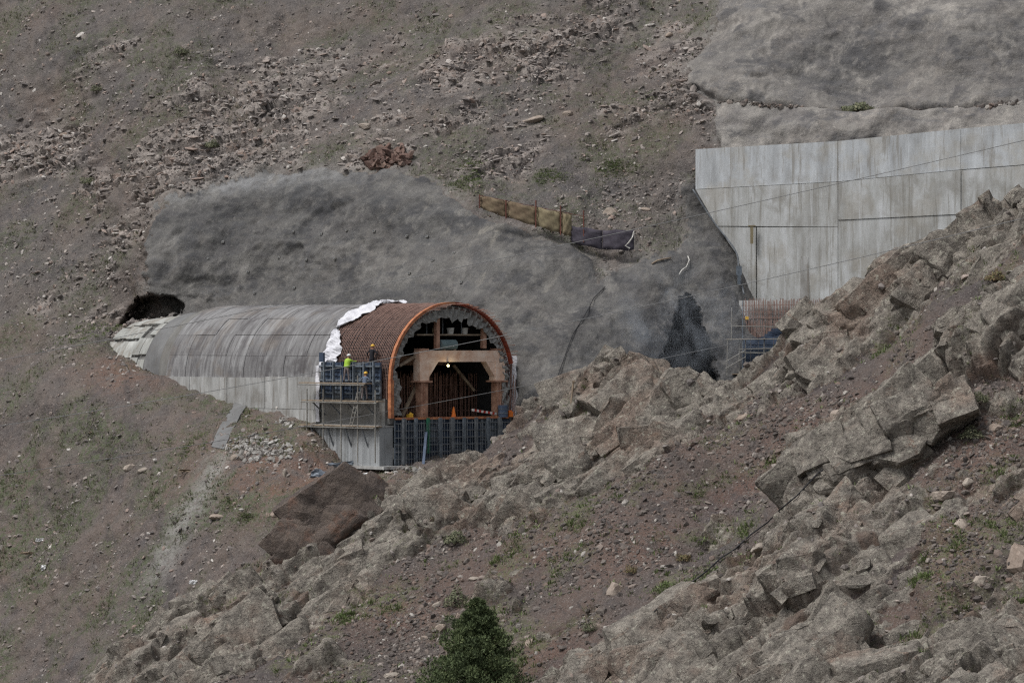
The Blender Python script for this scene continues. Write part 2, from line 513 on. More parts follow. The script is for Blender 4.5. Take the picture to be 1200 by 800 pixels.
# sprayed concrete: broad lumps and hand-sprayed ripples
sh = 1 - nat
disp += sh * (fbm(V * np.array([.22, .22, .30]), 3, 71) * .8 + fbm(V * 1.0, 4, 75) * .15 + fbm(V * 3.4, 3, 79) * .06)
i = np.where(sh > .02)[0]
q = V[i] * np.array([.30, .30, .42]) + np.stack([fbm(V[i] * .5, 3, 83), fbm(V[i] * .5, 3, 84), fbm(V[i] * .5, 3, 85)], 1) * .5
f1, f2, bv, R = voro(q, 14)
disp[i] += sh[i] * sstep(0, .22, f2 - f1) * ((R[:, 0] - .5) * .25 + (bv * (R[:, 1:4] - .5)).sum(1) * .45) * np.where(d3[i] > d2[i], .3, 1)
disp[i] -= sh[i] * np.abs(fbm(V[i] * .55, 4, 87)) * .25
disp += .7 * sstep(-1, 1.5, d3) * sstep(1.5, -1, d2); disp -= .5 * np.exp(-((d2 - 3) / 4) ** 2) * (ppy > 100)
disp -= 1.6 * np.exp(-((ppx - 1000) / 95) ** 2 - ((ppy - 70) / 42) ** 2) * sh - 1.0 * np.exp(-((ppx - 1130) / 50) ** 2 - ((ppy - 40) / 45) ** 2) * sh
V2 = V + Ns * disp[:, None]
# caves: mouth of the second heading and the hollow over the old lining
PORT = [(797,352),(806,345),(814,352),(824,385),(838,418),(850,450),(760,450),(784,402)]
CAVE = [(136,378),(146,353),(170,345),(204,347),(216,358),(202,369),(170,375)]
pd = poly_sd(ppx + w3 * .9 + w4 * .4, ppy + w3 * .6, PORT); cd = poly_sd(ppx + w3 * 1.3 + w4 * .6, ppy + w3 * .9 + w4 * .4, CAVE)
V2[:, 1] += sstep(-1, 3, pd) * 12.0 + sstep(-1, 2, cd) * 3.4
uu, vv, zz = to_uv(V2)
prof = np.where(zz < 3.2, np.abs(uu - 6.5) < 6.35, (uu - 6.5) ** 2 + (zz - 3.2) ** 2 < 6.35 ** 2)
inside = prof & (zz > -3.0) & (vv > -.2) & (vv < 33.5)
Fc = grid_faces(nu, nv)
fcx, fcy = ppx[Fc[:, 0]], ppy[Fc[:, 0]]
keep = ~inside[Fc].any(1) & ~((fcx > 620) & (fcy > 560)) & ~((fcx > 480) & (fcy > 680)) & ~((fcx > 1000) & (fcy > 460))
ctr = V2[Fc].mean(1)
fs = shot[Fc].mean(1) > 0
k1 = (d1[Fc].mean(1) > 0); k2 = (d2[Fc].mean(1) > 0) & ~k1; k3 = (d3[Fc].mean(1) > 0) & ~k1 & ~k2
core = sstep(0, 1, np.ones(len(V)))
grassm = np.clip(sstep(-.25, .35, fbm(V * .3, 4, 91)) * nat * (1 - led), 0, 1)
LEFTG = sstep(430, 520, ppy) * sstep(420, 300, ppx)
grassm = np.clip(grassm * (.65 + .5 * LEFTG), 0, 1)
redm = np.exp(-((ppx - 330) / 90) ** 2 - ((ppy - 545) / 45) ** 2) * 1.2 + np.exp(-((ppx - 150) / 60) ** 2 - ((ppy - 440) / 26) ** 2) + .6 * np.exp(-((ppx - 460) / 90) ** 2 - ((ppy - 570) / 30) ** 2)
redm = np.clip(redm + .2 * LEFTG + .25 * sstep(0, .6, fbm(V * .2, 3, 95)), 0, 1)
dust = np.clip(sstep(-22, 0, shot) * (.35 + .6 * fbm(V * .6, 3, 97)), 0, 1) * (sstep(0, -2, shot))
dust = np.maximum(dust, .8 * np.exp(-(((ppx - 225) + (ppy - 600) * .55) / 16) ** 2) * sstep(520, 550, ppy) * sstep(720, 650, ppy))
fed = np.exp(-((ppx - 300) / 130) ** 2 - ((ppy - 214 - (300 - ppx) * .12) / 12) ** 2) * (shot > 0)
streak = sstep(430, 560, ppx) * sstep(330, 240, ppy * .4 + 150) * sstep(760, 690, ppx) + .15
streak = np.clip(np.where(ppx > 790, .15, streak), 0, 1)
damp = np.clip(1.25 * np.exp(-((ppx - 795) / 80) ** 2 - ((ppy - 410) / 55) ** 2) + .5 * np.exp(-((ppx - 400) / 120) ** 2 - ((ppy - 352) / 18) ** 2) + .7 * np.exp(-((ppx - 350) / 70) ** 2 - ((ppy - 232) / 26) ** 2) + .5 * np.exp(-((ppx - 240) / 60) ** 2 - ((ppy - 275) / 36) ** 2) + .4 * np.exp(-((ppx - 460) / 60) ** 2 - ((ppy - 250) / 30) ** 2)
               + .75 * np.exp(-((ppx - 985) / 100) ** 2 - ((ppy - 62) / 34) ** 2) + .35 * np.exp(-((ppx - 1180) / 50) ** 2 - ((ppy - 50) / 40) ** 2), 0, 1)
A = dict(grass=grassm, rock=rockm, red=redm, dust=np.maximum(dust, fed), streak=streak, damp=damp)
hill = link('hillside', submesh('hillside', V2, Fc, keep & ~(k1 | k2 | k3), A), m=M['ground_back'])
tag(hill, kind='structure')
s1 = link('shotcrete_slope', submesh('shotcrete_slope', V2, Fc, keep & k1, A), m=M['shot'])
tag(s1, 'wide grey sprayed concrete slope behind the tunnel vault with dark cave mouth', 'shotcrete')
s2 = link('shotcrete_slope', submesh('shotcrete_slope', V2, Fc, keep & k2, A), m=M['shot_light'])
tag(s2, 'mottled sprayed concrete rock face high above the retaining wall', 'shotcrete')
s3 = link('shotcrete_slope', submesh('shotcrete_slope', V2, Fc, keep & k3, A), m=M['shot_band'])
tag(s3, 'low smooth sprayed concrete band directly on top of retaining wall', 'shotcrete')
HILL = dict(V=V2, N=Ns, px=ppx, py=ppy, grass=grassm, led=led, nat=nat, red=redm, nu=nu, nv=nv, bad=inside)
del V2

# ------------------------------------------------------------------ rocky ridge in front
CR = [(-80,880,316),(20,840,317),(100,788,318),(180,722,319),(250,692,320),(320,655,321),(380,625,322),(440,606,323),(500,578,325),(535,545,326),(580,505,326),(620,474,326),(660,446,325),
      (700,424,324),(735,417,323),(770,420,322),(810,433,321),(835,449,320),(852,460,319),(866,448,319),(882,430,319),(930,388,318),(970,351,317),(1050,305,315),(1130,270,312),(1200,236,310),(1300,190,306)]
FR = [(-80,940,306),(100,860,308),(200,770,313),(200,840,305),(300,720,314),(300,800,306),(400,690,315),(400,800,303),(500,640,317),(500,720,308),(500,820,296),
      (600,560,320),(600,640,311),(600,720,303),(600,820,293),(700,480,321),(700,540,315),(700,620,306),(700,720,296),(700,820,285),
      (780,470,319),(780,520,312),(780,600,305),(780,700,294),(850,500,314),(850,580,306),(850,660,297),(850,740,286),(850,820,278),
      (930,430,314),(930,500,306),(930,560,300),(930,620,291),(930,700,283),(930,820,272),(1010,380,313),(1010,440,307),(1010,510,298),(1010,560,291.5),(1010,600,289),(1010,700,279),(1010,820,268),
      (1100,330,310),(1100,400,303),(1100,480,295),(1100,560,287),(1100,650,280),(1100,820,264),(1200,300,304),(1200,380,296),(1200,460,291),(1200,560,284),(1200,650,277),(1200,820,262),(1300,300,300),(1300,500,285),(1300,820,260)]
fp = [P(*q) for q in CR] + [P(*q) for q in FR]
for (a, b_, d) in CR:
    p = P(a, b_, d)
    fp.append(p + Vector((0, 4.2, -2.6))); fp.append(p + Vector((0, 11, -8.5)))
fz = RBF([(p.x, p.y) for p in fp], [p.z for p in fp], c=.9, lam=0.10)
FX0, FX1, FY0, FY1 = -31.0, 34.5, 190.0, 246.0
xs = stretch_axis(FX0, FX1, .09, 25); ys = stretch_axis(FY0, FY1, .098, 12)
fnu, fnv = len(xs), len(ys)
gx, gy = np.meshgrid(xs, ys); gx = gx.ravel(); gy = gy.ravel()
cx = np.clip(gx, FX0, FX1); cy = np.clip(gy, FY0, FY1)
gz = fz(np.stack([cx, cy], 1)) + np.where(gy < FY0, .6 * (gy - cy), -.8 * (gy - cy))
V = np.stack([gx, gy, gz], 1)
fpx, fpy = project(V)
Nf = grid_normals(V, fnu, fnv); Nf *= np.where(Nf[:, 2] < 0, -1, 1)[:, None]
w1 = fbm(V * .35, 4, 203) * 26; w3 = fbm(V * 1.6, 3, 231) * 12
R1 = [(40,830),(170,705),(250,675),(330,635),(420,590),(500,560),(620,450),(700,395),(850,430),(960,325),(1200,205),(1320,160),(1320,240),(1200,285),(1100,335),(1060,385),(985,430),(900,470),(850,500),(815,478),(790,510),(740,545),(690,575),(640,600),(560,625),(500,640),(450,665),(420,710),(350,750),(270,780),(200,840)]
R2 = [(1330,250),(1240,310),(1150,370),(1070,455),(985,500),(935,545),(928,600),(880,655),(815,690),(740,742),(640,812),(600,860),(1330,860)]
GAP = [[(1095,450),(1160,420),(1215,440),(1215,540),(1150,580),(1090,600),(1065,560)], [(1090,610),(1150,590),(1215,570),(1215,640),(1130,700),(1100,740),(1080,680)],
       [(1130,330),(1215,290),(1215,330),(1150,380)], [(860,690),(920,640),(945,660),(880,720),(830,740)]]
sd2 = poly_sd(fpx + w1 + w3, fpy + w1 * .5 - w3 * .6, R2)
rk = np.maximum(poly_sd(fpx + w1 + w3, fpy + w1 * .5 - w3 * .6, R1), sd2)
for g in GAP: rk = np.minimum(rk, -poly_sd(fpx + w1 + w3, fpy + w3, g) + 2)
spots = fbm(V * .28, 4, 241)
rk = np.maximum(rk, (spots - .50) * 60)
rm = sstep(-34, -20, rk)
disp = fbm(V * .13, 3, 205) * .6 + fbm(V * .8, 5, 215) * .22 + fbm(V * 3.2, 2, 225) * .055
# bedrock: jointed blocks at three sizes, beds running down to the left like the ridge itself
e1 = np.array([.80, .12, .585]); e1 /= np.linalg.norm(e1)
e2 = np.cross(e1, [0.35, -.75, .55]); e2 /= np.linalg.norm(e2); e3 = np.cross(e1, e2)
i = np.where(rm > .02)[0]
Pi = V[i]; Ri = rm[i]
U = np.stack([Pi @ e1, Pi @ e2, Pi @ e3], 1)
warp = np.stack([fbm(Pi * .55, 3, 301), fbm(Pi * .55, 3, 311), fbm(Pi * .55, 3, 321)], 1)
acc = fbm(Pi * .16, 3, 331) * 1.3
crack = np.zeros(len(i)); 
for (s, amp, tilt, cw, cdp, seed, st) in ((.20, .95, 1.1, .05, .5, 401, (.55, 1.0, 1.15)), (.52, .50, .85, .07, .28, 411, (.6, 1.0, 1.1)), (1.35, .20, .7, .09, .12, 421, (.65, 1, 1.1)), (3.1, .075, .6, .1, .04, 431, (.8, 1, 1.1))):
    q = U * s * np.array(st) + warp * .35 * min(1, s * 1.6 + .4)
    f1, f2, bv, R = voro(q, seed)
    t = (R[:, 1:4] - .5)
    acc += amp * ((R[:, 0] - .5) * .9 + tilt * (bv * t).sum(1) * 1.5)
    ck = sstep(cw, 0, f2 - f1)
    gate = sstep(.25, .75, R[:, 3])
    acc -= cdp * ck * gate
    crack = np.maximum(crack, ck * gate * (1 if s < 1 else .4))
    if s < .3:
        eu = e2 if e2[2] > 0 else -e2
        tt = (Pi @ eu) * .50 + warp[:, 0] * .55 + R[:, 1] * 1.7 + (Pi @ e1) * (R[:, 2] - .5) * .12
        fr_ = tt - np.floor(tt)
        fr_ = np.where(fr_ < .09, 1 - fr_ / .09, (fr_ - .09) / .91)
        acc += (.55 + .5 * R[:, 3]) * ((1 - fr_) - .5) * .8 + .25 * (h01(np.floor(tt).astype(np.int32), (R[:, 0] * 999).astype(np.int32), np.zeros(len(tt), np.int32), 77) - .5)
        t2 = (Pi @ eu) * 1.9 + warp[:, 1] * 1.0 + R[:, 2] * 5
        acc += .16 * (1 - (t2 - np.floor(t2))) * sstep(.3, .7, R[:, 3])
acc += fbm(Pi * 2.6, 4, 441) * .08 + fbm(Pi * 7, 2, 445) * .03
acc -= .25
hs_ = disp[i] - .75 * sstep(-15, 15, rk[i])
hr_ = acc + np.clip(rk[i] * .06, -2.4, .12) + 1.1 * sstep(0, 22, sd2[i]) * sstep(130, 40, sd2[i])
rockon = np.zeros(len(V)); rockon[i] = hr_ - hs_
disp[i] = np.where(hr_ > hs_, hr_, hs_ + .0)
D = disp.reshape(fnv, fnu)
Dp = np.pad(D, 1, mode='edge')
D = (Dp[1:-1, 1:-1] * 3 + Dp[:-2, 1:-1] + Dp[2:, 1:-1] + Dp[1:-1, :-2] + Dp[1:-1, 2:]) / 7
disp = D.ravel()
rockon[rm <= .02] = -1
rm = sstep(-.05, .1, rockon)
V3 = V + Nf * disp[:, None]
V3[:, 2] += 0
FFc = grid_faces(fnu, fnv)
soil = np.zeros(len(V)); soil[i] = np.clip(crack * .5 + sstep(.22, .5, fbm(Pi * .5, 4, 451)) * .8, 0, 1)
soil = np.maximum(soil, sstep(.10, 0, rockon))
fgrass = np.clip(sstep(.0, .45, fbm(V * .33, 4, 461)), 0, 1)
RED = [(950,505,70,30),(880,560,70,25),(760,640,60,22),(1160,520,60,50),(470,720,60,26),(640,640,70,22),(1110,650,40,60),(640,770,60,25)]
fred = np.zeros(len(V))
for (ax, ay, rx, ry) in RED: fred = np.maximum(fred, np.exp(-((fpx - ax) / rx) ** 2 - ((fpy - ay + (fpx - ax) * .45) / ry) ** 2))
ccx = np.array([P(*q).x for q in CR]); ccy = np.array([P(*q).y for q in CR])
FFc = FFc[(fpy[FFc[:, 0]] < 880) & (gy[FFc[:, 0]] < np.interp(gx[FFc[:, 0]], ccx, ccy) + 7.5)]
me = np_mesh('rocky_ridge', V3, FFc, False)
for k_, a_ in dict(grass=fgrass, rock=np.zeros(len(V)), red=fred, dust=np.zeros(len(V)), soil=soil).items(): fattr(me, k_, a_)
ridge = link('rocky_ridge', me)
me.materials.append(M['ground_front']); me.materials.append(M['rock'])
mi = (rockon[FFc].mean(1) > 0).astype(np.int32)
me.polygons.foreach_set('material_index', mi)
me.polygons.foreach_set('use_smooth', np.ones(len(FFc), bool))
try: me.set_sharp_from_angle(angle=math.radians(34))
except Exception: pass
tag(ridge, kind='structure')
RIDGE = dict(rk=rk, V=V3, N=Nf, px=fpx, py=fpy, rock=rm, grass=fgrass, nu=fnu, nv=fnv)
print('terrain', nu * nv, fnu * fnv)

# ------------------------------------------------------------------ construction materials
def mat_concrete(name, base, dark, light, rz=PHI, sc=(0.1, 2.2, .22), stain=(92, 88, 84), amt=.6, rnd=.12, warm=None):
    b = MB(name, .88)
    n = b.noise(1.0, 6, .65, b.pos(-rz, sc))
    c = b.ramp(n, [(.30, dark), (.5, base), (.70, light)])
    m2 = b.noise(.55, 6, .65, dist=.4)
    c = b.mix(b.math('MULTIPLY', b.fr(m2, .48, .68), amt), c, stain)
    if warm: c = b.mix(b.math('MULTIPLY', b.fr(b.noise(.4, 5, .6), .5, .65), .5), c, warm)
    st = b.noise(1.0, 5, .7, b.pos(-rz, (sc[0] * 2.2, sc[1] * 2.2, sc[2] * .6)))
    c = b.mix(b.math('MULTIPLY', b.fr(st, .56, .66), .5), c, light)
    c = b.mix(b.math('MULTIPLY', b.fr(st, .46, .36), .75), c, stain)
    oi = b.n('ShaderNodeObjectInfo')
    c = b.mix(b.math('MULTIPLY', oi.outputs['Random'], rnd * 2), c, tuple(int(x * .8) for x in dark))
    f = b.noise(9, 4, .7)
    c = b.mix(b.math('MULTIPLY', b.fr(f, .55, .75), .25), c, light)
    return b.done(c, b.bump(f, .3, .03, b.bump(n, .25, .05)))

M['vault'] = mat_concrete('vault_concrete', (122, 121, 121), (94, 92, 93), (154, 154, 154), sc=(.25, 2.3, .55), stain=(82, 79, 80), amt=.85, warm=(120, 111, 102))
M['plinth'] = mat_concrete('plinth_concrete', (158, 158, 156), (132, 131, 128), (184, 184, 182), sc=(.5, 1.5, .35), stain=(112, 106, 98), amt=.5)
M['pier'] = mat_concrete('pier_concrete', (156, 159, 160), (126, 128, 130), (182, 185, 187), sc=(.5, 2.4, .12), stain=(106, 104, 100), amt=.5)
M['sidewall'] = mat_concrete('sidewall_concrete', (116, 115, 112), (98, 97, 95), (132, 131, 128), sc=(.5, 1.0, .5), stain=(100, 96, 90))
M['collar'] = mat_concrete('collar_concrete', (112, 112, 112), (96, 96, 96), (126, 126, 125), sc=(.4, .6, .5), stain=(100, 98, 96))
M['oldlining'] = mat_concrete('old_lining_concrete', (158, 159, 155), (126, 126, 121), (186, 187, 183), sc=(.5, 1.2, .6), stain=(122, 112, 100), amt=.6)
M['wall'] = mat_concrete('wall_concrete', (176, 179, 181), (152, 154, 155), (198, 202, 205), rz=math.radians(-20), sc=(1.3, .3, .34), stain=(138, 134, 127), amt=.5, rnd=.05, warm=(168, 163, 152))
M['wall_low'] = mat_concrete('stained_wall_concrete', (170, 171, 169), (142, 141, 137), (192, 194, 195), rz=math.radians(-20), sc=(1.3, .3, .3), stain=(132, 129, 122), amt=.6, rnd=.05, warm=(152, 147, 137))
M['dark_concrete'] = simple('dark_grey_concrete', (58, 58, 60), (40, 40, 42), 1.5)  # even dark grey for the vault shell, inner walls and broken stub
M['rebar'] = simple('rusty_rebar', (140, 114, 104), (106, 84, 77), 3.0, .8)
M['rebar_in'] = simple('rusty_starter_bars', (132, 103, 92), (98, 74, 66), 3.0, .8)
M['rebar_orange'] = simple('fresh_rust_rebar', (150, 92, 62), (112, 70, 52), 2.0, .8)
M['innerform'] = simple('rusty_steel_sheet', (112, 92, 86), (84, 70, 66), 1.6, .8)
M['orange'] = simple('orange_edge_paint', (192, 130, 92), (134, 80, 58), 3.2, .6)
M['shaded_red'] = simple('shaded_red_paint', (150, 66, 44), (104, 50, 38), 2.2, .7)  # dark red for half the rim, with its shade put into the colour
M['membrane'] = simple('white_membrane', (216, 216, 220), (188, 188, 194), 3.0, .7, bump=.4)
M['membrane_grey'] = simple('grey_membrane', (158, 158, 155), (108, 107, 104), 3.5, .85, bump=.6)
M['gantry'] = simple('rust_stained_cream_steel', (232, 210, 192), (202, 164, 140), 1.7, .75)
M['gantry_col'] = simple('rusty_column_steel', (188, 150, 128), (130, 94, 78), 1.9, .75)
M['navy'] = simple('navy_formwork_paint', (66, 79, 98), (42, 52, 68), 2.5, .6)
M['navy_light'] = simple('worn_blue_steel', (116, 124, 132), (78, 86, 94), 3.0, .55)
M['grey_steel'] = simple('grey_steel', (118, 122, 126), (84, 88, 92), 3.0, .5)
M['pole'] = simple('galvanised_scaffold_pole', (140, 138, 132), (108, 104, 98), 3.0, .55)
M['timber'] = simple('weathered_timber', (156, 140, 120), (116, 102, 88), 3.0, .9)
M['green'] = simple('green_painted_post', (58, 116, 92), (42, 88, 70), 3.0, .55)
M['blueprop'] = simple('blue_painted_prop', (84, 98, 120), (62, 74, 94), 3.0, .55)
M['tank'] = simple('dull_teal_plastic', (112, 130, 132), (88, 104, 108), 2.5, .5)
M['bucket'] = simple('white_plastic_bucket', (206, 204, 198), (172, 168, 160), 4.0, .5)
M['bucket_tan'] = simple('tan_plastic_bucket', (164, 148, 120), (128, 112, 90), 4.0, .5)
M['yellow'] = simple('yellow_plastic', (222, 178, 62), (190, 146, 46), 4.0, .5)
M['cone'] = simple('orange_plastic', (226, 128, 52), (196, 100, 40), 4.0, .5)
M['white'] = simple('white_paint', (220, 218, 214), (196, 192, 188), 4.0, .6)
M['red'] = simple('red_paint', (184, 62, 50), (150, 48, 40), 4.0, .6)
M['brown_net'] = simple('brown_debris_net', (132, 118, 96), (108, 92, 76), 1.3, .95, bump=.3)
M['tan_net'] = simple('tan_debris_net', (140, 130, 104), (118, 106, 86), 1.3, .95, bump=.3)
M['dark_net'] = simple('purple_grey_net', (84, 80, 88), (62, 58, 66), 1.5, .95, bump=.4)
M['rustpost'] = simple('rusty_fence_post', (112, 72, 62), (86, 56, 50), 3.0, .8)
M['black'] = simple('black_rubber', (42, 42, 46), (32, 32, 34), 3.0, .6)
M['cable'] = simple('dull_aluminium_cable', (124, 124, 124), (104, 104, 104), 1.0, .6)
M['tarp'] = simple('grey_blue_plastic', (128, 136, 146), (86, 94, 104), 2.5, .5, bump=.6)
M['litter'] = simple('white_plastic_scrap', (226, 226, 226), (200, 200, 200), 4.0, .7)
b = MB('lamp_glow'); b.b.inputs['Emission Color'].default_value = (1.0, .86, .38, 1); b.b.inputs['Emission Strength'].default_value = 4.0
M['glow'] = b.done((255, 240, 170))

# ------------------------------------------------------------------ mesh collector
ICO = None
class G:
    """collects solids; frame 'T' = tunnel survey coordinates, 'W' = metres in the place"""
    def __init__(s): s.v = []; s.f = []
    def add(s, vs, fs):
        n = len(s.v); s.v += [tuple(p) for p in vs]; s.f += [tuple(i + n for i in f) for f in fs]; return s
    def box(s, a, b):
        (x0, y0, z0), (x1, y1, z1) = a, b
        return s.add([(x0,y0,z0),(x1,y0,z0),(x1,y1,z0),(x0,y1,z0),(x0,y0,z1),(x1,y0,z1),(x1,y1,z1),(x0,y1,z1)],
                     [(0,3,2,1),(4,5,6,7),(0,1,5,4),(1,2,6,5),(2,3,7,6),(3,0,4,7)])
    def tube(s, p, q, r, n=6, r2=None, cap=True):
        p = Vector(p); q = Vector(q); d = (q - p).normalized(); r2 = r if r2 is None else r2
        a = d.orthogonal().normalized(); b = d.cross(a)
        vs = [p + (a * math.cos(2 * math.pi * k / n) + b * math.sin(2 * math.pi * k / n)) * r for k in range(n)]
        vs += [q + (a * math.cos(2 * math.pi * k / n) + b * math.sin(2 * math.pi * k / n)) * r2 for k in range(n)]
        fs = [(k, (k + 1) % n, n + (k + 1) % n, n + k) for k in range(n)]
        if cap: fs += [tuple(range(n))[::-1], tuple(range(n, 2 * n))]
        return s.add(vs, fs)
    def beam(s, p, q, w, h, up=(0, 0, 1)):
        p = Vector(p); q = Vector(q); d = (q - p).normalized(); up = Vector(up)
        a = d.cross(up)
        a = a.normalized() if a.length > 1e-4 else d.orthogonal().normalized()
        b = a.cross(d).normalized()
        vs = [c + a * i * w / 2 + b * j * h / 2 for c in (p, q) for i, j in ((-1,-1),(1,-1),(1,1),(-1,1))]
        return s.add(vs, [(0,3,2,1),(4,5,6,7),(0,1,5,4),(1,2,6,5),(2,3,7,6),(3,0,4,7)])
    def path(s, pts, r, n=5):
        pts = [Vector(p) for p in pts]; vs = []; fs = []
        for i, p in enumerate(pts):
            d = (pts[min(i + 1, len(pts) - 1)] - pts[max(i - 1, 0)]).normalized()
            a = d.cross(Vector((0.13, .2, 1))).normalized(); b = d.cross(a)
            vs += [p + (a * math.cos(2 * math.pi * k / n) + b * math.sin(2 * math.pi * k / n)) * r for k in range(n)]
        for i in range(len(pts) - 1):
            fs += [(i * n + k, i * n + (k + 1) % n, (i + 1) * n + (k + 1) % n, (i + 1) * n + k) for k in range(n)]
        fs += [tuple(range(n))[::-1], tuple(range(len(vs) - n, len(vs)))]
        return s.add(vs, fs)
    def sheet(s, rows, th=.03, nrm=None):
        """grid of points given thickness"""
        R_, C_ = len(rows), len(rows[0])
        P0 = [Vector(p) for r in rows for p in r]
        def nn(i, j):
            a = P0[i * C_ + min(j + 1, C_ - 1)] - P0[i * C_ + max(j - 1, 0)]
            b = P0[min(i + 1, R_ - 1) * C_ + j] - P0[max(i - 1, 0) * C_ + j]
            c = a.cross(b); return c.normalized() if c.length > 1e-7 else Vector((0, 0, 1))
        P1 = [P0[i * C_ + j] + nn(i, j) * th for i in range(R_) for j in range(C_)]
        n = R_ * C_; fs = []
        for i in range(R_ - 1):
            for j in range(C_ - 1):
                a = i * C_ + j
                fs.append((a, a + C_, a + C_ + 1, a + 1)); fs.append((n + a, n + a + 1, n + a + C_ + 1, n + a + C_))
        bd = [(0, j) for j in range(C_)] + [(i, C_ - 1) for i in range(1, R_)] + [(R_ - 1, j) for j in range(C_ - 2, -1, -1)] + [(i, 0) for i in range(R_ - 2, 0, -1)]
        bd = [i * C_ + j for i, j in bd]
        for k in range(len(bd)):
            a, b = bd[k], bd[(k + 1) % len(bd)]; fs.append((a, b, n + b, n + a))
        return s.add(P0 + P1, fs)
    def prism(s, poly, off):
        n = len(poly); off = Vector(off)
        vs = [Vector(p) for p in poly] + [Vector(p) + off for p in poly]
        return s.add(vs, [tuple(range(n)), tuple(range(2 * n - 1, n - 1, -1))] + [(k, n + k, n + (k + 1) % n, (k + 1) % n) for k in range(n)])
    def ring(s, R0, R1, v0, v1, a0, a1, n=40, c=(6.5, 3.2)):
        vs = []; fs = []
        for k in range(n + 1):
            t = math.radians(a0 + (a1 - a0) * k / n); cc, ss = math.cos(t), math.sin(t)
            for r, v in ((R0, v0), (R1, v0), (R1, v1), (R0, v1)): vs.append((c[0] - r * cc, v, c[1] + r * ss))
        for k in range(n):
            for j in range(4): fs.append((4 * k + j, 4 * k + (j + 1) % 4, 4 * k + 4 + (j + 1) % 4, 4 * k + 4 + j))
        fs += [(0, 3, 2, 1), (4 * n, 4 * n + 1, 4 * n + 2, 4 * n + 3)]
        return s.add(vs, fs)
    def mesh(s, name, origin=(0, 0, 0), k=1.0):
        me = bpy.data.meshes.new(name); o = Vector(origin)
        me.from_pydata([(Vector(p) - o) * k for p in s.v], [], s.f); me.update()
        bm = bmesh.new(); bm.from_mesh(me); bmesh.ops.recalc_face_normals(bm, faces=bm.faces); bm.to_mesh(me); bm.free()
        return me
    def part(s, name, m, root, kind=None):
        o = link(name, s.mesh(name, root['_o'] if '_o' in root else (0, 0, 0), root['_k'] if '_k' in root else 1.0), root, m)
        if kind: o['kind'] = kind
        return o
    def thing(s, name, m, origin, label, cat, group=None, frame='T', smooth=False):
        k = K if frame == 'T' else 1.0
        me = s.mesh(name, origin, k)
        if smooth: me.polygons.foreach_set('use_smooth', [True] * len(me.polygons))
        o = link(name, me, None, m)
        o.location = T(*origin) if frame == 'T' else Vector(origin)
        if frame == 'T': o.rotation_euler = (0, 0, PHI)
        return tag(o, label, cat, group)
ORIG = {}
def troot(name, origin, label, cat, group=None, frame='T'):
    o = empty(name, T(*origin) if frame == 'T' else Vector(origin), PHI if frame == 'T' else 0.0)
    ORIG[o.name] = (Vector(origin), K if frame == 'T' else 1.0)
    return tag(o, label, cat, group)
def gpart(g, name, m, root, parent=None, kind=None, smooth=False):
    org, k = ORIG[root.name]
    me = g.mesh(name, org, k)
    if smooth: me.polygons.foreach_set('use_smooth', [True] * len(me.polygons))
    o = link(name, me, parent or root, m)
    if kind: o['kind'] = kind
    return o

# ------------------------------------------------------------------ the finished vault
RV, CU, CZ = 6.5, 6.5, 3.2
r = troot('tunnel_vault', (6.5, 9.6, 3.2), 'long grey concrete tunnel vault with streaked shutter panel marks', 'tunnel vault')
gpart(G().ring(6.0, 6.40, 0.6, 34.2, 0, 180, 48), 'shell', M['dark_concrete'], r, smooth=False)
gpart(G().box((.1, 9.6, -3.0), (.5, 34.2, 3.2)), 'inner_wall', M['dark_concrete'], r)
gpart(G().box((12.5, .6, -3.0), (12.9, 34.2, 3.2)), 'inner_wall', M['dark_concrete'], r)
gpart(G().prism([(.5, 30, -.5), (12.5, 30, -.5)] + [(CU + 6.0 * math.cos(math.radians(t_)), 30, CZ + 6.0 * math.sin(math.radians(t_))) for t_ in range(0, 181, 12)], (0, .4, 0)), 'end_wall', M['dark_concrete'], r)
n_th, n_v, L = 10, 8, 3.07
pm = None
dth = math.pi / n_th
for a in range(n_th):
    for k in range(n_v):
        if pm is None:
            g = G(); rows = []
            me = bpy.data.meshes.new('panel'); vs = []; fs = []
            sg = 6
            for q in range(sg + 1):
                t = dth * (.006 + .988 * q / sg); cc, ss = math.cos(t), math.sin(t)
                for R_, v in ((6.38, .012), (6.485, .012), (6.5, .04), (6.5, L - .04), (6.485, L - .012), (6.38, L - .012)):
                    vs.append((-R_ * cc * K, v * K, R_ * ss * K))
            for q in range(sg):
                for j in range(6): fs.append((6 * q + j, 6 * q + (j + 1) % 6, 6 * q + 6 + (j + 1) % 6, 6 * q + 6 + j))
            fs += [(5, 4, 3, 2, 1, 0), tuple(6 * sg + j for j in range(6))]
            me.from_pydata(vs, [], fs); me.update()
            bm = bmesh.new(); bm.from_mesh(me); bmesh.ops.recalc_face_normals(bm, faces=bm.faces); bm.to_mesh(me); bm.free()
            me.materials.append(M['vault']); pm = me
        o = link('panel', pm, r)
        jr = random.uniform(-.012, .012)
        o.location = (0, k * L * K, 0); o.rotation_euler = (0, a * dth, 0); o.scale = (1 + jr * .5, 1, 1 + jr * .5)

r = troot('plinth_wall', (0, 10, -1), 'pale concrete plinth wall of large panels under the grey vault', 'wall')
vb = [10.2, 14.2, 18.1, 21.0, 24.0, 27.0, 30.0, 34.0]
for k in range(len(vb) - 1):
    top = 3.3 if k > 1 else 3.4
    for (z0, z1, off) in ((.62, top, 0.0), (-2.8, .6, -.10)):
        g = G().box((-.28 + off + (0.04 if k % 2 else 0), vb[k] + .012, z0), (.12, vb[k + 1] - .012, z1 - .015))
        gpart(g, 'panel', M['plinth'], r)

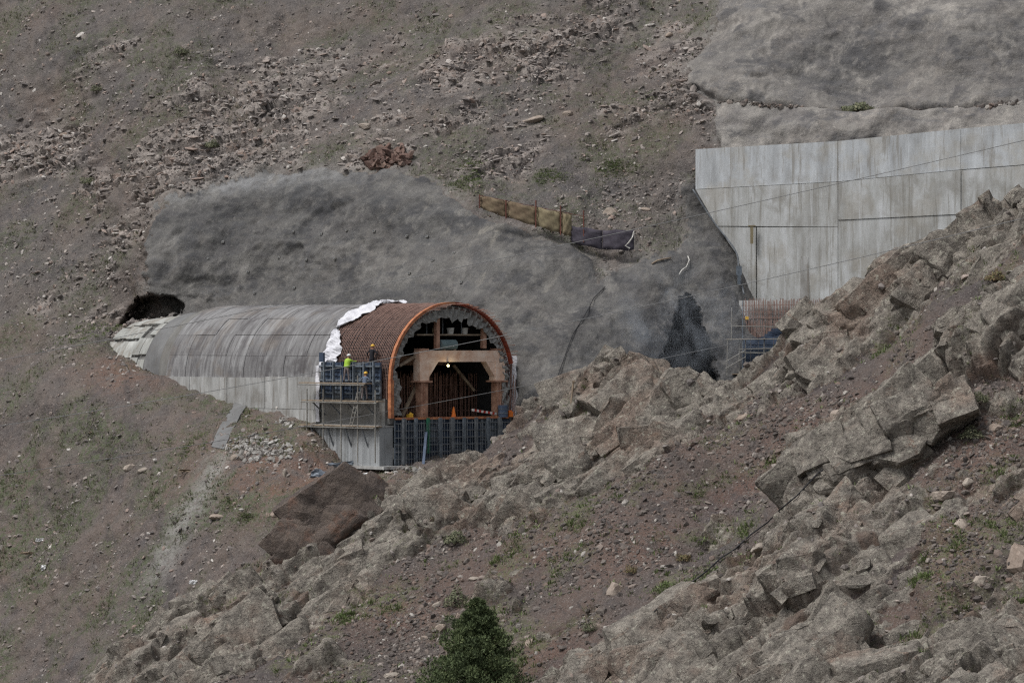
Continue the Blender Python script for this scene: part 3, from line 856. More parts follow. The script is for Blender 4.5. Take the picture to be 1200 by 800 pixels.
# collar and old lining at the far end
def lumpy_vault(g, R0, v0, v1, zc, na=36, nvv=12, amp=.12, seed=1, a0=-14, a1=180, taper=0.0):
    rows = []
    for i in range(nvv + 1):
        v = v0 + (v1 - v0) * i / nvv; row = []
        for j in range(na + 1):
            t = math.radians(a0 + (a1 - a0) * j / na)
            rr = R0 - taper * i / nvv
            q = np.array([[v * .8, j * .22, seed * 7.1]])
            rr += amp * float(fbm(q, 3, seed)[0])
            row.append((CU - rr * math.cos(t), v, zc - taper * .4 * i / nvv + rr * math.sin(t)))
        rows.append(row)
    g.sheet(rows, -.2); return g
r = troot('vault_collar', (6.5, 34, 0), 'smooth dark grey concrete collar between streaked vault and old lining', 'tunnel vault')
gpart(lumpy_vault(G(), 6.42, 34.25, 35.6, 3.1, amp=.06, seed=2, a0=-25), 'edge_band', M['sidewall'], r, smooth=True)
gpart(lumpy_vault(G(), 6.2, 35.6, 38.6, 3.0, amp=.10, seed=3, a0=-30), 'shell', M['collar'], r, smooth=True)
r = troot('old_lining', (6.5, 39, 0), 'pale broken old tunnel lining half buried in brown slope', 'tunnel vault')
gpart(lumpy_vault(G(), 5.9, 38.5, 47, 2.9, amp=.06, seed=4, a0=-20, taper=.5), 'shell', M['sidewall'], r, smooth=True)
for k in range(6):
    for a in range(5):
        if random.random() < .12: continue
        v0 = 38.8 + k * 1.35; a0 = 2 + a * 20 + random.uniform(-1.5, 1.5)
        rr = 5.92 - .5 * (v0 - 38.5) / 8.5
        gpart(G().ring(rr, rr + .16 + random.uniform(0, .06), v0 + random.uniform(0, .1), v0 + 1.25 + random.uniform(-.1, .1), a0, a0 + 18 - random.uniform(0, 2), 5, c=(6.5, 2.9 - .2 * (v0 - 39.5) / 9.5)), 'panel', M['oldlining'], r)

# ------------------------------------------------------------------ reinforcement cage of the next vault section
r = troot('reinforcement_cage', (6.5, 0, 3.2), 'rust brown reinforcing bar cage arched over the tunnel mouth', 'rebar cage')
gpart(G().ring(6.02, 6.16, .15, 9.6, 0, 180, 40), 'inner_form', M['innerform'], r)
gpart(G().box((.32, .15, 0), (.46, 9.6, 3.2)), 'inner_form', M['innerform'], r)
gpart(G().box((12.54, .15, 0), (12.68, 9.6, 3.2)), 'inner_form', M['innerform'], r)
g = G()
for k in range(40):
    v = .2 + k * .24
    rr = 6.50 + random.uniform(-.02, .02)
    pts = [(CU - rr * math.cos(math.radians(t)), v + random.uniform(-.02, .02), CZ + rr * math.sin(math.radians(t))) for t in range(0, 181, 9)]
    pts = [(pts[0][0], v, 1.2)] + pts + [(pts[-1][0], v, 1.2)]
    g.path(pts, .038, 4)
gpart(g, 'ring_bars', M['rebar'], r, kind='stuff')
g = G()
for k in range(66):
    t = math.radians(1 + k * 2.74); rr = 6.44
    v0 = .1 - (random.uniform(0, 2.1) if 62 < math.degrees(t) < 150 else random.uniform(0, .25))
    g.tube((CU - rr * math.cos(t), v0, CZ + rr * math.sin(t)), (CU - rr * math.cos(t), 9.7 + random.uniform(-.2, .5), CZ + rr * math.sin(t)), .034, 4)
gpart(g, 'longitudinal_bars', M['rebar'], r, kind='stuff')
g = G()
for k in range(26):
    t = math.radians(96 + k * 2.6); rr = 6.52
    g.tube((CU - rr * math.cos(t), random.uniform(-1.4, -.2), CZ + rr * math.sin(t)), (CU - rr * math.cos(t + .02), 3, CZ + rr * math.sin(t + .02)), .03, 4)
gpart(g, 'starter_bars', M['rebar_orange'], r, kind='stuff')

r = troot('arch_rim', (6.5, -.1, 0), 'orange steel rim around the tunnel mouth, one half coloured dark red for shade', 'arch rim')
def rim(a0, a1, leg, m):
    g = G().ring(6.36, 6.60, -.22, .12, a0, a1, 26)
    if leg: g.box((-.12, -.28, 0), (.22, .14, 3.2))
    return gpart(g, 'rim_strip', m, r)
rim(0, 92, True, M['orange']); o = rim(92.2, 168, False, M['shaded_red']); o['label'] = 'dark red half of the rim with shade put into its colour'  # second half is coloured darker to stand for its shade
gpart(G().box((.4, -.34, -.12), (12.4, -.1, .06)), 'sill_strip', M['orange'], r)

# ragged membrane hanging inside the rim
g = G(); rows = [[], [], [], []]
na = 90
for j in range(na + 1):
    t = math.radians(-2 + 182 * j / na); deg = -2 + 182 * j / na
    dep = (.65 + .55 * math.exp(-((deg - 95) / 38) ** 2)) * (.8 + .3 * math.sin(j * .9) * math.sin(j * .37) + .22 * random.random()) * (1.0 if 12 < deg < 165 else .9)
    for i in range(4):
        rr = 6.22 - dep * i / 3
        rows[i].append((CU - rr * math.cos(t), .12 + .10 * math.sin(j * 2.1 + i) + .06 * random.random(), CZ + rr * math.sin(t)))
g.sheet(rows, .05)
g.thing('membrane_fringe', M['membrane_grey'], (6.5, .1, 9), 'ragged grey sheet hanging along inside of tunnel mouth arch', 'sheeting')
for (u0, u1, lab) in ((.42, 1.15, 'ragged grey sheet hanging beside orange leg of the arch rim'), (12.0, 12.75, 'ragged grey sheet hanging beside the gantry column with red rim above')):
    g = G(); rows = []
    for i in range(14):
        z = 3.3 - i * .235
        rows.append([(u0 + (u1 - u0) * j / 4 + (.12 * random.random() if j in (0, 4) else 0), .16 + .12 * math.sin(i * 1.3 + j * 1.7), z) for j in range(5)])
    g.sheet(rows, .05).thing('side_sheet', M['membrane_grey'], ((u0 + u1) / 2, .16, 0), lab, 'sheeting')

# white membrane between finished vault and cage
def ribbon(a0, a1, wf, name, lab, rad=6.68, v0=9.55, n=40):
    g = G(); rows = []
    for i in range(n + 1):
        a = a0 + (a1 - a0) * i / n; t = math.radians(a); w0, w1 = wf(i / n)
        row = []
        for j in range(7):
            v = v0 + w0 + (w1 - w0) * j / 6 + (.22 * math.sin(i * .8) * math.sin(i * .31 + 1) if j == 0 else .04 * random.random())
            rr = rad + .08 * math.sin(i * .6 + j * .8) + .09 * math.sin(j * 1.9 + i * .25) + .07 * random.random()
            row.append((CU - rr * math.cos(t), v, CZ + rr * math.sin(t)))
        rows.append(row)
    return g.sheet(rows, .04).thing(name, M['membrane'], rows[0][3], lab, 'sheeting')
ribbon(42, 86, lambda s: (-2.0 * math.sin(math.pi * min(1, s * 1.0)) ** .7 - .1, .45 + .2 * math.sin(s * 5)), 'membrane_sheet', 'broad crumpled white sheet on the shoulder of the vault beside the rebar cage')
ribbon(86, 104, lambda s: (-2.2 * math.sin(math.pi * s) + .1, .3), 'membrane_sheet', 'thin white sheet lying on the crown of the vault at the rebar cage')
ribbon(5, 40, lambda s: (-1.9 * math.sin(math.pi * s ** .8) ** .8 - .1, .55 - .3 * s), 'membrane_sheet', 'white folded sheet on the flank just above the navy formwork')
g = G(); rows = []
for i in range(24):
    z = 4.4 - i * .21
    rows.append([(-.42 - .05 * math.sin(i * .7 + j), 9.62 + j * .17 + .04 * math.sin(i * .5), z) for j in range(4)])
g.sheet(rows, .05).thing('membrane_strip', M['membrane'], (-.42, 9.8, -.5), 'narrow white strip hanging down the wall beside navy formwork', 'sheeting')
g = G(); rows = []
for i in range(20):
    z = 5.2 - i * .27
    rows.append([(12.95 + .10 * j + .08 * math.sin(i * .6), .9 - .18 * j + .10 * math.sin(i * 1.1 + j * 2), z) for j in range(6)])
g.sheet(rows, .05).thing('membrane_strip', M['membrane'], (13.2, .4, 0), 'white sheet hanging from the far shoulder of the tunnel mouth', 'sheeting')
# right flank bars bundle
g = G()
for k in range(34):
    v = -.4 + k * .1; z0 = -.6
    g.tube((12.85 + .25 * math.sin(k), v, z0), (12.9 + .5 * random.random(), v + random.uniform(-.1, .1), 3.6 + random.uniform(-1, 1.4)), .03, 4)
o = g.thing('starter_bar_bundle', M['rebar'], (12.9, 0, -.6), 'dark upright bars along the far flank of the tunnel mouth', 'rebar')
# rough rock stub right of the mouth
gz_ = G(); rows = []
for i in range(10):
    rows.append([(14.1 + j * .33 + .2 * math.sin(i * 1.7), 3.2 - .5 * math.sin(j * .9) + .35 * random.random(), 5.0 - i * .55 - .25 * random.random()) for j in range(7)])
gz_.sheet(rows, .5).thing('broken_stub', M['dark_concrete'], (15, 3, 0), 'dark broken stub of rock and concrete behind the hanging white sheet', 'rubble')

# ------------------------------------------------------------------ inside the mouth
r = troot('floor_slab', (6.5, 4, -.3), 'concrete floor slab inside tunnel mouth above the front formwork', 'floor slab')
gpart(G().box((.0, .05, -.5), (13.0, 29.9, -.03)), 'slab', M['sidewall'], r)
g = G()
for k in range(64):
    u = .9 + k * .185 + random.uniform(-.05, .05)
    g.tube((u, 4.2 + random.uniform(-.1, .1), -.03), (u + random.uniform(-.06, .06), 4.2 + random.uniform(-.1, .1), 3.5 + random.uniform(-.15, .3)), .05, 4)
for k in range(40):
    u = 1.4 + k * .29
    g.tube((u, 6.0, -.03), (u + random.uniform(-.1, .1), 6.0, 3.7 + random.uniform(-.2, .3)), .05, 4)
for z in (.5, 1.6, 2.7): g.tube((.8, 4.3, z), (12.4, 4.3, z), .04, 4)
g.thing('starter_bar_row', M['rebar_in'], (6.5, 5, -.03), 'row of upright rusty bars standing inside the tunnel mouth', 'rebar')['kind'] = 'stuff'

r = troot('formwork_gantry', (7.8, .4, 0), 'rust stained cream steel portal gantry standing in the tunnel mouth', 'gantry')
gpart(G().box((3.25, .2, 4.72), (12.35, 1.0, 5.68)), 'lintel', M['gantry'], r)
for (u0, u1, s_) in ((3.2, 4.3, 1), (11.3, 12.4, -1)):
    c = gpart(G().box((u0 + .05, .16, 3.1), (u1 - .05, 1.06, 4.74)), 'upper_column', M['gantry'], r)
    c = gpart(G().box((u0 + .22, .2, -.03), (u1 - .18, 1.0, 3.0)), 'column', M['gantry_col'], r)
    gpart(G().box((u0 + .5, .1, .0), (u0 + .58, .19, 2.9)), 'stiffener', M['gantry_col'], r, c)
    gpart(G().box((u0 - .2, .02, 2.98), (u1 + .2, 1.2, 3.12)), 'flange_plate', M['gantry_col'], r)
    e = u1 - .05 if s_ > 0 else u0 + .05
    gpart(G().prism([(e, .22, 4.73), (e + s_ * 1.0, .22, 4.73), (e, .22, 3.4)], (0, .75, 0)), 'haunch', M['gantry'], r)
    gpart(G().box((u0 + .1, .15, 5.69), (u1 - .1, 1.05, 5.85)), 'cap_plate', M['gantry_col'], r)
gpart(G().box((3.6, 7.6, 4.4), (12.2, 8.2, 5.2)), 'rear_lintel', M['gantry_col'], r)
for u in (5.2, 10.2):
    gpart(G().box((u, .4, 5.86), (u + .35, .8, 8.6)), 'hanger_post', M['gantry_col'], r)
for (p, q, lab) in (((1.9, .9, .1), (3.6, 1.2, 2.6), 'weathered timber prop leaning by the left gantry column foot'), ((9.2, 3.3, 4.4), (11.2, 3.0, 2.2), 'timber prop slanting down behind the gantry lintel'),
                    ((1.5, .7, 4.4), (3.3, .9, 5.2), 'short timber strut between arch rim and gantry corner')):
    G().beam(p, q, .22, .22).thing('timber_prop', M['timber'], p, lab, 'prop', 'timber props in the tunnel mouth')
r = troot('work_platform', (7.6, .9, 7.0), 'thin plank platform under the crown of the tunnel mouth', 'platform')
gpart(G().box((3.4, .7, 6.95), (11.5, 1.9, 7.08)), 'plank', M['timber'], r)
for u in (4.6, 6.3, 8.3, 10.8): gpart(G().tube((u, 1.0, 7.08), (u, 1.0, 8.9), .045, 6), 'post', M['grey_steel'], r)
gpart(G().tube((3.8, 1.0, 8.5), (11.2, 1.0, 8.5), .04, 6), 'rail', M['grey_steel'], r)
def bucket(u, v, z, m, lab, s=.33):
    b_ = troot('bucket', (u, v, z), lab, 'bucket', 'buckets on the platform')
    gpart(G().tube((u, v, z), (u, v, z + s * 1.6), s * .72, 12, s), 'pail', m, b_, smooth=False)
    g = G(); g.path([(u + s * math.cos(t) , v - s * .95 * math.sin(t) * .5, z + s * 1.55 - s * .5 * math.sin(t)) for t in np.linspace(0, math.pi, 9)], .02, 4)
    gpart(g, 'handle', M['grey_steel'], b_)
bucket(5.65, 1.15, 7.08, M['bucket_tan'], 'tan bucket on the plank platform under the crown')
bucket(7.25, 1.15, 7.08, M['bucket'], 'white bucket in the middle of the plank platform')
bucket(8.75, 1.15, 7.08, M['bucket'], 'white bucket beside a post on the plank platform')
r = troot('water_tank', (6.3, .6, 5.68), 'dull teal plastic tank lying on the gantry lintel', 'tank')
gpart(G().tube((5.65, .6, 6.16), (7.3, .6, 6.16), .45, 14), 'barrel', M['tank'], r, smooth=False)
gpart(G().tube((7.3, .6, 6.2), (7.5, .6, 6.2), .2, 10), 'cap', M['bucket'], r)
for u in (5.9, 7.0): gpart(G().box((u, .25, 5.69), (u + .14, .95, 5.80)), 'saddle', M['timber'], r)
r = troot('work_lamp', (6.2, .1, 4.4), 'lit yellow work lamp hanging under the gantry lintel', 'lamp')
bm = bmesh.new(); bmesh.ops.create_icosphere(bm, subdivisions=2, radius=.08); me = bpy.data.meshes.new('bulb'); bm.to_mesh(me); bm.free()
o = link('bulb', me, r, M['glow']); o.location = (0, 0, 0)
gpart(G().tube((6.2, .1, 4.6), (6.2, .1, 4.74), .09, 8), 'socket', M['black'], r)
ld = bpy.data.lights.new('lamp_light', 'POINT'); ld.energy = 9; ld.color = (1, .85, .5); ld.shadow_soft_size = .15
lo = bpy.data.objects.new('lamp_light', ld); COL.objects.link(lo); lo.parent = r; lo.location = (0, -.2, -.2)
r = troot('traffic_cone', (6.9, -.02, .06), 'orange traffic cone on the sill of the tunnel mouth', 'cone')
gpart(G().tube((6.9, .25, .04), (6.9, .25, .9), .22, 12, .05), 'cone_body', M['cone'], r)
gpart(G().box((6.58, -.06, -.02), (7.22, .56, .04)), 'base', M['cone'], r)
r = troot('striped_barrier', (10, .1, .5), 'white barrier board with red stripes lying on the sill', 'barrier')
p0, p1 = Vector((8.75, .1, .62)), Vector((11.4, .1, .26))
for k in range(11):
    a = p0.lerp(p1, k / 11 + .002); b_ = p0.lerp(p1, (k + 1) / 11 - .002)
    gpart(G().beam(a, b_, .1, .2), 'stripe', M['white'] if k % 2 == 0 else M['red'], r)
G().box((1.95, -.05, .0), (2.4, .3, .32)).add([(1.9, -.05, .32), (2.45, -.05, .32), (2.2, .1, .5)], [(0, 1, 2)]).thing('yellow_box', M['yellow'], (2.2, .1, 0), 'small yellow box on the sill by the orange rim leg', 'box')
r = troot('oil_drum', (11.5, -.2, 0), 'blue grey drum by the foot of the gantry column', 'drum')
gpart(G().tube((11.75, -.35, -.02), (11.75, -.35, 1.0), .42, 14), 'drum_body', M['blueprop'], r)
for z in (.3, .65): gpart(G().tube((11.75, -.35, z), (11.75, -.35, z + .06), .45, 14), 'hoop', M['navy_light'], r)
G().box((12.3, -.5, 0), (12.75, -.1, .45)).box((12.38, -.42, .45), (12.67, -.18, .55)).thing('fuel_can', M['cone'], (12.5, -.3, 0), 'orange can beside the blue drum', 'can')

# ------------------------------------------------------------------ foundation and formwork
r = troot('foundation_pier', (0, 4.7, -3.7), 'pale board marked concrete foundation below the navy side formwork', 'foundation')
for (a, c) in ((0.0, 3.1), (3.13, 6.2), (6.23, 9.7)): gpart(G().box((-1.1, a, -4.0), (.3, c, -.75)), 'panel', M['pier'], r)
gpart(G().box((-1.25, -.05, -.74), (.35, 9.8, -.6)), 'ledge', M['plinth'], r)
gpart(G().box((-.25, .4, -.6), (.3, 9.7, 1.62)), 'upper_wall', M['sidewall'], r)
gpart(G().box((-1.6, -1.3, -4.25), (13.5, 9.9, -4.0)), 'footing', M['plinth'], r)

def formwork(r, axis, a0, a1, z0, z1, plane, nplate, nrow, sgn, depth=.16):
    """plates with ribs; axis 'v' (along the tunnel at u=plane) or 'u' (across at v=plane); sgn = outward direction"""
    def bx(a, b, o0, o1, za, zb):
        lo_, hi_ = sorted((plane + sgn * o0, plane + sgn * o1))
        return G().box((lo_, a, za), (hi_, b, zb)) if axis == 'v' else G().box((a, lo_, za), (b, hi_, zb))
    w = (a1 - a0) / nplate; h = (z1 - z0) / nrow
    for i in range(nplate):
        for j in range(nrow):
            pl = gpart(bx(a0 + i * w + .02, a0 + (i + 1) * w - .02, 0, .06, z0 + j * h + .02, z0 + (j + 1) * h - .02), 'plate', M['navy'] if (i * 3 + j * 2) % 4 else M['navy_light'], r)
            for q in range(1, 4):
                gpart(bx(a0 + i * w + .05, a0 + (i + 1) * w - .05, .062, depth, z0 + j * h + q * h / 4 - .03, z0 + j * h + q * h / 4 + .03), 'rib', M['navy'], r, pl)
            for q in (0, 1):
                gpart(bx(a0 + (i + q) * w - .07 + (.05 if q == 0 else -.0) , a0 + (i + q) * w + .02 + (.05 if q == 0 else 0), .061, depth + .02, z0 + j * h + .04, z0 + (j + 1) * h - .04), 'edge_flange', M['navy_light'] if random.random() < .5 else M['navy'], r, pl)
r = troot('side_formwork', (-.3, 4.9, 1.6), 'navy ribbed steel formwork on the flank below the rebar cage', 'formwork')
formwork(r, 'v', .75, 9.3, 1.62, 4.7, -.3, 6, 2, -1)
for z in (2.0, 3.1, 4.3): gpart(G().box((-.66, .6, z), (-.5, 9.4, z + .12)), 'waler', M['navy_light'], r)
for v in (1.2, 2.6, 4.1, 5.6, 7.0, 8.4): gpart(G().box((-.85, v, 1.5), (-.68, v + .16, 4.75)), 'soldier_post', M['navy_light'] if v != 5.6 else M['navy'], r)
gpart(G().box((-.7, 8.7, 4.7), (-.5, 9.3, 5.5)), 'upstand_plate', M['navy'], r)
r = troot('front_formwork', (6.3, -.2, -4), 'navy ribbed steel formwork wall below the tunnel mouth sill', 'formwork')
formwork(r, 'u', .35, 12.6, -3.98, -.15, -.05, 8, 2, -1)
for i, u in enumerate(np.arange(1.0, 12.4, 1.28)):
    gpart(G().box((u, -.55, -3.9 if i not in (2,) else -3.0), (u + .24, -.3, .0)), 'soldier_post', M['green'] if i == 2 else (M['navy_light'] if i % 2 else M['grey_steel']), r)
for z in (-3.5, -2.9, -2.3, -1.7, -1.1, -.5): gpart(G().box((.4, -.3, z), (12.5, -.2, z + .09)), 'waler', M['grey_steel'], r)
g = G()
for k in range(44):
    u = .45 + k * .27; g.tube((u, -.62, -3.95), (u + random.uniform(-.05, .05), -.62 , -.3 + random.uniform(-.3, .3)), .022, 4)
gpart(g, 'tie_bars', M['grey_steel'], r, kind='stuff')
gpart(G().beam((2.3, -1.6, -4.0), (3.4, -.55, -1.2), .22, .22), 'raking_prop', M['blueprop'], r)

# scaffold along the flank
r = troot('scaffold', (-1.6, 4.7, -4), 'thin pole scaffold with grey planks in front of the navy side formwork', 'scaffold')
for v in (-.3, 2.2, 4.6, 7.2, 9.6): 
    gpart(G().tube((-1.75, v, -3.7 if v < 8 else -2.2), (-1.75, v, 3.6 if v in (4.6, 2.2) else 2.4), .06, 6), 'pole', M['pole'], r)
for (z, v0, v1) in ((1.38, -.6, 10.4), (2.88, 1.2, 10.9), (-.72, -.2, 10.8)):
    gpart(G().box((-1.72, v0, z), (-.95, v1, z + .09)), 'plank', M['timber'], r)
    gpart(G().tube((-1.83, v0, z - .1), (-1.83, v1, z - .1), .05, 6), 'ledger', M['pole'], r)
for v in (1.6, 4.0, 6.6, 9.0):
    gpart(G().beam((-1.6, v, 1.3), (-.3, v, .2), .1, .1), 'bracket', M['grey_steel'], r)
    gpart(G().beam((-1.8, v, -.75), (-1.12, v, -2.4), .1, .1), 'bracket', M['grey_steel'], r)
gpart(G().tube((-2.0, 2.6, -.6), (-1.4, 2.0, 2.8), .05, 6), 'ladder_rail', M['pole'], r)
gpart(G().tube((-2.0, 3.0, -.6), (-1.4, 2.5, 2.8), .05, 6), 'ladder_rail', M['pole'], r)
for k in range(8):
    t = (k + .5) / 8; gpart(G().tube((-2.0 + .6 * t, 2.6 - .6 * t, -.6 + 3.4 * t), (-2.0 + .6 * t, 3.0 - .5 * t, -.6 + 3.4 * t), .035, 5), 'rung', M['pole'], r)

# ------------------------------------------------------------------ retaining wall and works on the right
def wd(px): return 377.5 - (px - 815) * (12.0 / 385.0) * 1.0
def PW(px, py, dd=0.0): return P(px, py, wd(px) + dd)
wr = troot('retaining_wall', PW(980, 352), 'tall pale concrete retaining wall of big panels with stains', 'wall', frame='W')
top = {815: 175, 982: 165.5, 1126: 151, 1290: 136}
j1 = {815: 222, 982: 213, 1126: 199, 1290: 186}
j2 = {832: 265, 982: 268, 1126: 251, 1290: 238}
def slab(pts, th=.45, off=0.0):
    q = [PW(x, y, off) for x, y in pts]
    return G().prism(q, Vector((.01, th, 0)))
cols = [815, 982, 1126, 1290]
gp = .24
for k in range(3):
    a, b_ = cols[k], cols[k + 1]
    a2, b2 = a + gp, b_ - gp
    gpart(slab([(a2, top[a]), (b2, top[b_]), (b2, j1[b_] - gp), (a2, j1[a] - gp)], off=.12 if k == 0 else 0), 'panel', M['wall'], wr)
    if k == 0:
        gpart(slab([(815.5, 222 + gp), (b2, 213 + gp), (b2, 266 - gp), (840, 265 - gp)], off=0), 'panel', M['wall_low'], wr)
        gpart(slab([(841, 265 + gp), (886, 266 + gp), (886, 356), (880, 356), (862, 296)], off=.05), 'panel', M['wall_low'], wr)
        gpart(slab([(887, 266 + gp), (b2, 266 + gp), (b2, 356), (887, 356)], off=.0), 'panel', M['wall_low'], wr)
    else:
        ya, yb = (258, 251) if k == 1 else (251, 238)
        gpart(slab([(a2, j1[a] + gp), (b2, j1[b_] + gp), (b2, yb - gp), (a2, ya - gp)], off=-.05 if k == 1 else .04), 'panel', M['wall_low'], wr)
        gpart(slab([(a2, ya + gp), (b2, yb + gp), (b2, 356), (a2, 356)], off=.02), 'panel', M['wall_low'], wr)
# backing so the joints read dark
gpart(slab([(818, 178), (982, 169), (1126, 155), (1290, 140), (1290, 354), (884, 354), (866, 298), (819, 223)], th=.3, off=.55), 'backing', M['sidewall'], wr)
for (x, y0, y1, w, m) in ((943, 300, 350, 9, 'plinth'),):
    gpart(slab([(x - w / 2, y0), (x + w / 2, y0 + 1), (x + w / 2 + 1, y1), (x - w / 2 - 1, y1)], th=.12, off=-.04), 'run_off_crust' if m == 'plinth' else 'drain_slot', M[m], wr)
def wpath(name, pts, r_, m, lab, cat, off=-.4, depths=None, group=None):
    q = [P(x, y, d) for x, y, d in pts]
    # smooth subdivision
    out = []
    for i in range(len(q) - 1):
        for k in range(6):
            t = k / 6; p0 = q[max(i - 1, 0)]; p1 = q[i]; p2 = q[i + 1]; p3 = q[min(i + 2, len(q) - 1)]
            out.append(.5 * ((2 * p1) + (p2 - p0) * t + (2 * p0 - 5 * p1 + 4 * p2 - p3) * t * t + (3 * p1 - p0 - 3 * p2 + p3) * t ** 3))
    out.append(q[-1])
    return G().path(out, r_, 6).thing(name, M[m], tuple(q[0]), lab, cat, group, frame='W', smooth=True)
wpath('drain_pipe', [(812, 222, 376.0), (835, 258, 375.6), (862, 294, 374.5), (866, 318, 374), (872, 345, 373)], .06, 'grey_steel', 'dark drain pipe running down the slanting edge of retaining wall', 'pipe')
G().box((-.18, -.12, -.3), (.18, .12, .3)).box((-.1, -.13, -.9), (.1, .1, -.3)).thing('junction_box', M['navy_light'], (0, 0, 0), 'small blue grey box fixed at the lower edge of retaining wall', 'box', frame='W').location = P(866, 317, 373.2)
G().box((-.1, -.08, -.6), (.1, .05, .6)).box((-.25, -.1, .55), (.25, .05, .62)).thing('yellow_batten', M['tan_net'], (0, 0, 0), 'short yellowish batten fixed on the retaining wall', 'batten', frame='W').location = PW(881, 275, -.6)

# rebar curtain under the wall
def rd(px): return 371.5 - (px - 870) * .02
rr_ = troot('rebar_curtain', P(915, 405, rd(915)), 'wide curtain of upright rusty bars below the retaining wall', 'rebar', frame='W')
gpart(G().prism([P(866, 352, rd(866) + .9), P(1000, 350, rd(1000) + .9), P(1000, 412, rd(1000) + .2), P(866, 412, rd(866) + .2)], (0, .4, 0)), 'backing_wall', M['plinth'], rr_)
g = G()
for k in range(66):
    px = 871 + k * 1.75 + random.uniform(-.3, .3)
    g.tube(P(px + random.uniform(-1, 1), 351 + random.uniform(-2, 2), rd(px) + .4), P(px + 1.2, 408, rd(px) - .4), .03, 4)
gpart(g, 'upright_bars', M['rebar'], rr_, kind='stuff')
g = G()
for k in range(7):
    y = 358 + k * 7.5; g.tube(P(868, y, rd(868)), P(1000, y - 2, rd(1000)), .025, 4)
gpart(g, 'cross_bars', M['rebar'], rr_, kind='stuff')
# dark formwork there
r = troot('heading_formwork', P(895, 428, 367), 'dark navy formwork under the rebar curtain partly behind the ridge', 'formwork', frame='W')
for k in range(6):
    x0, x1 = 871 + k * 9, 879.5 + k * 9
    pl = gpart(G().prism([P(x0, 397 - k * .8, 367), P(x1, 396.5 - k * .8, 367), P(x1, 436, 366.4), P(x0, 436, 366.4)], (0, .12, 0)), 'plate', M['navy'], r)
    for y in (404, 412, 420, 428):
        gpart(G().beam(P(x0 + .4, y, 366.6), P(x1 - .4, y, 366.6), .1, .07), 'rib', M['navy_light'] if y == 412 else M['navy'], r, pl)
for k in range(5):
    gpart(G().beam(P(888 + k * 4, 399 - k * 3.2, 367.4), P(922 + k * 1, 390 - k * 1.5, 367.4), .25, .12), 'stacked_beam', M['navy'], r)
r = troot('scaffold', P(880, 440, 365.5), 'thin pole scaffold in front of the dark formwork below the retaining wall', 'scaffold', frame='W')
for (x, y0, y1) in ((870, 352, 446), (873, 398, 446), (895, 395, 440), (852, 398, 440), (866, 396, 446), (857, 360, 400)):
    gpart(G().tube(P(x, y1, 365.6), P(x + .6, y0, 365.9), .035, 6), 'pole', M['pole'] if x != 870 else M['navy_light'], r)
for (xa, ya, xb, yb) in ((850, 398, 912, 397), (866, 409, 918, 408), (866, 413, 918, 414), (858, 382, 960, 384), (850, 424, 874, 410), (850, 432, 874, 418)):
    gpart(G().tube(P(xa, ya, 365.5), P(xb, yb, 365.5), .033, 6), 'ledger', M['pole'], r)
gpart(G().beam(P(852, 397.5, 366), P(905, 397, 366), .5, .06), 'plank', M['timber'], r)
gpart(G().beam(P(858, 438, 366), P(878, 438, 366), .5, .06), 'plank', M['timber'], r)
r = troot('work_float', P(875, 373, 370), 'small yellow marker hung on the pole by the rebar curtain', 'marker', frame='W')
gpart(G().box((P(873.4, 374.5, 369.6))[:], (P(877.4, 370.8, 369.2))[:]), 'disc', M['yellow'], r)

# ------------------------------------------------------------------ debris net on the slope edge
def netd(px): return 375.0 - (px - 560) * .010
nr = troot('debris_net', P(615, 262, 376), 'long brown debris net on rusty posts at the edge of the shotcrete', 'net', frame='W')
def net(x0, x1, tb, m, root, name='net_panel', seed=1):
    rows = []
    n = 10
    for i in range(6):
        row = []
        for j in range(n + 1):
            x = x0 + (x1 - x0) * j / n
            t, bt = tb(x)
            y = t + (bt - t) * i / 5 + .7 * math.sin(j * .9 + seed) * (1 if i in (0, 5) else .3)
            row.append(P(x, y, netd(x) - .25 * math.sin(j / n * math.pi) + .10 * math.sin(i * 2.2 + j * 1.3 + seed)))
        rows.append(row)
    return gpart(G().sheet(rows, .03), name, m, root, smooth=True)
tb1 = lambda x: (229 + (x - 562) * .21, 245 + (x - 562) * .30 - 3 * math.exp(-((x - 562) / 6) ** 2))
net(562, 593, tb1, M['brown_net'], nr, seed=1); net(593.2, 628, tb1, M['brown_net'], nr, seed=2)
net(628.2, 657, tb1, M['tan_net'], nr, seed=3); net(657.2, 670, tb1, M['tan_net'], nr, seed=4)
for x in (562, 593, 628, 657, 684):
    t, bt = tb1(x); gpart(G().tube(P(x, bt + 2, netd(x) - .2), P(x, t - (8 if x > 620 else 1), netd(x) - .2), .05, 6), 'post', M['rustpost'], nr)
gpart(G().tube(P(562, 229, netd(562) - .1), P(686, 254, netd(686) - .1), .02, 5), 'top_wire', M['rustpost'], nr)
dr = troot('debris_net', P(705, 290, 375), 'sagging purple grey net at the low end of the brown net', 'net', frame='W')
tb2 = lambda x: (264 + 2.5 * math.sin((x - 668) * .045) + (x - 668) * .075, 281 + 12 * math.sin(min(1, (x - 666) / 76) * math.pi * .6) ** .7)
net(669, 706, tb2, M['dark_net'], dr, seed=6); net(706.2, 743, tb2, M['dark_net'], dr, seed=7)
gpart(G().path([P(743, 271, netd(743) - .3), P(741, 278, netd(743) - .5), P(737, 284, netd(743) - .4), P(733, 288, netd(743) - .3), P(738, 291, netd(743) - .3)], .05, 5), 'edge_rope', M['bucket'], dr)

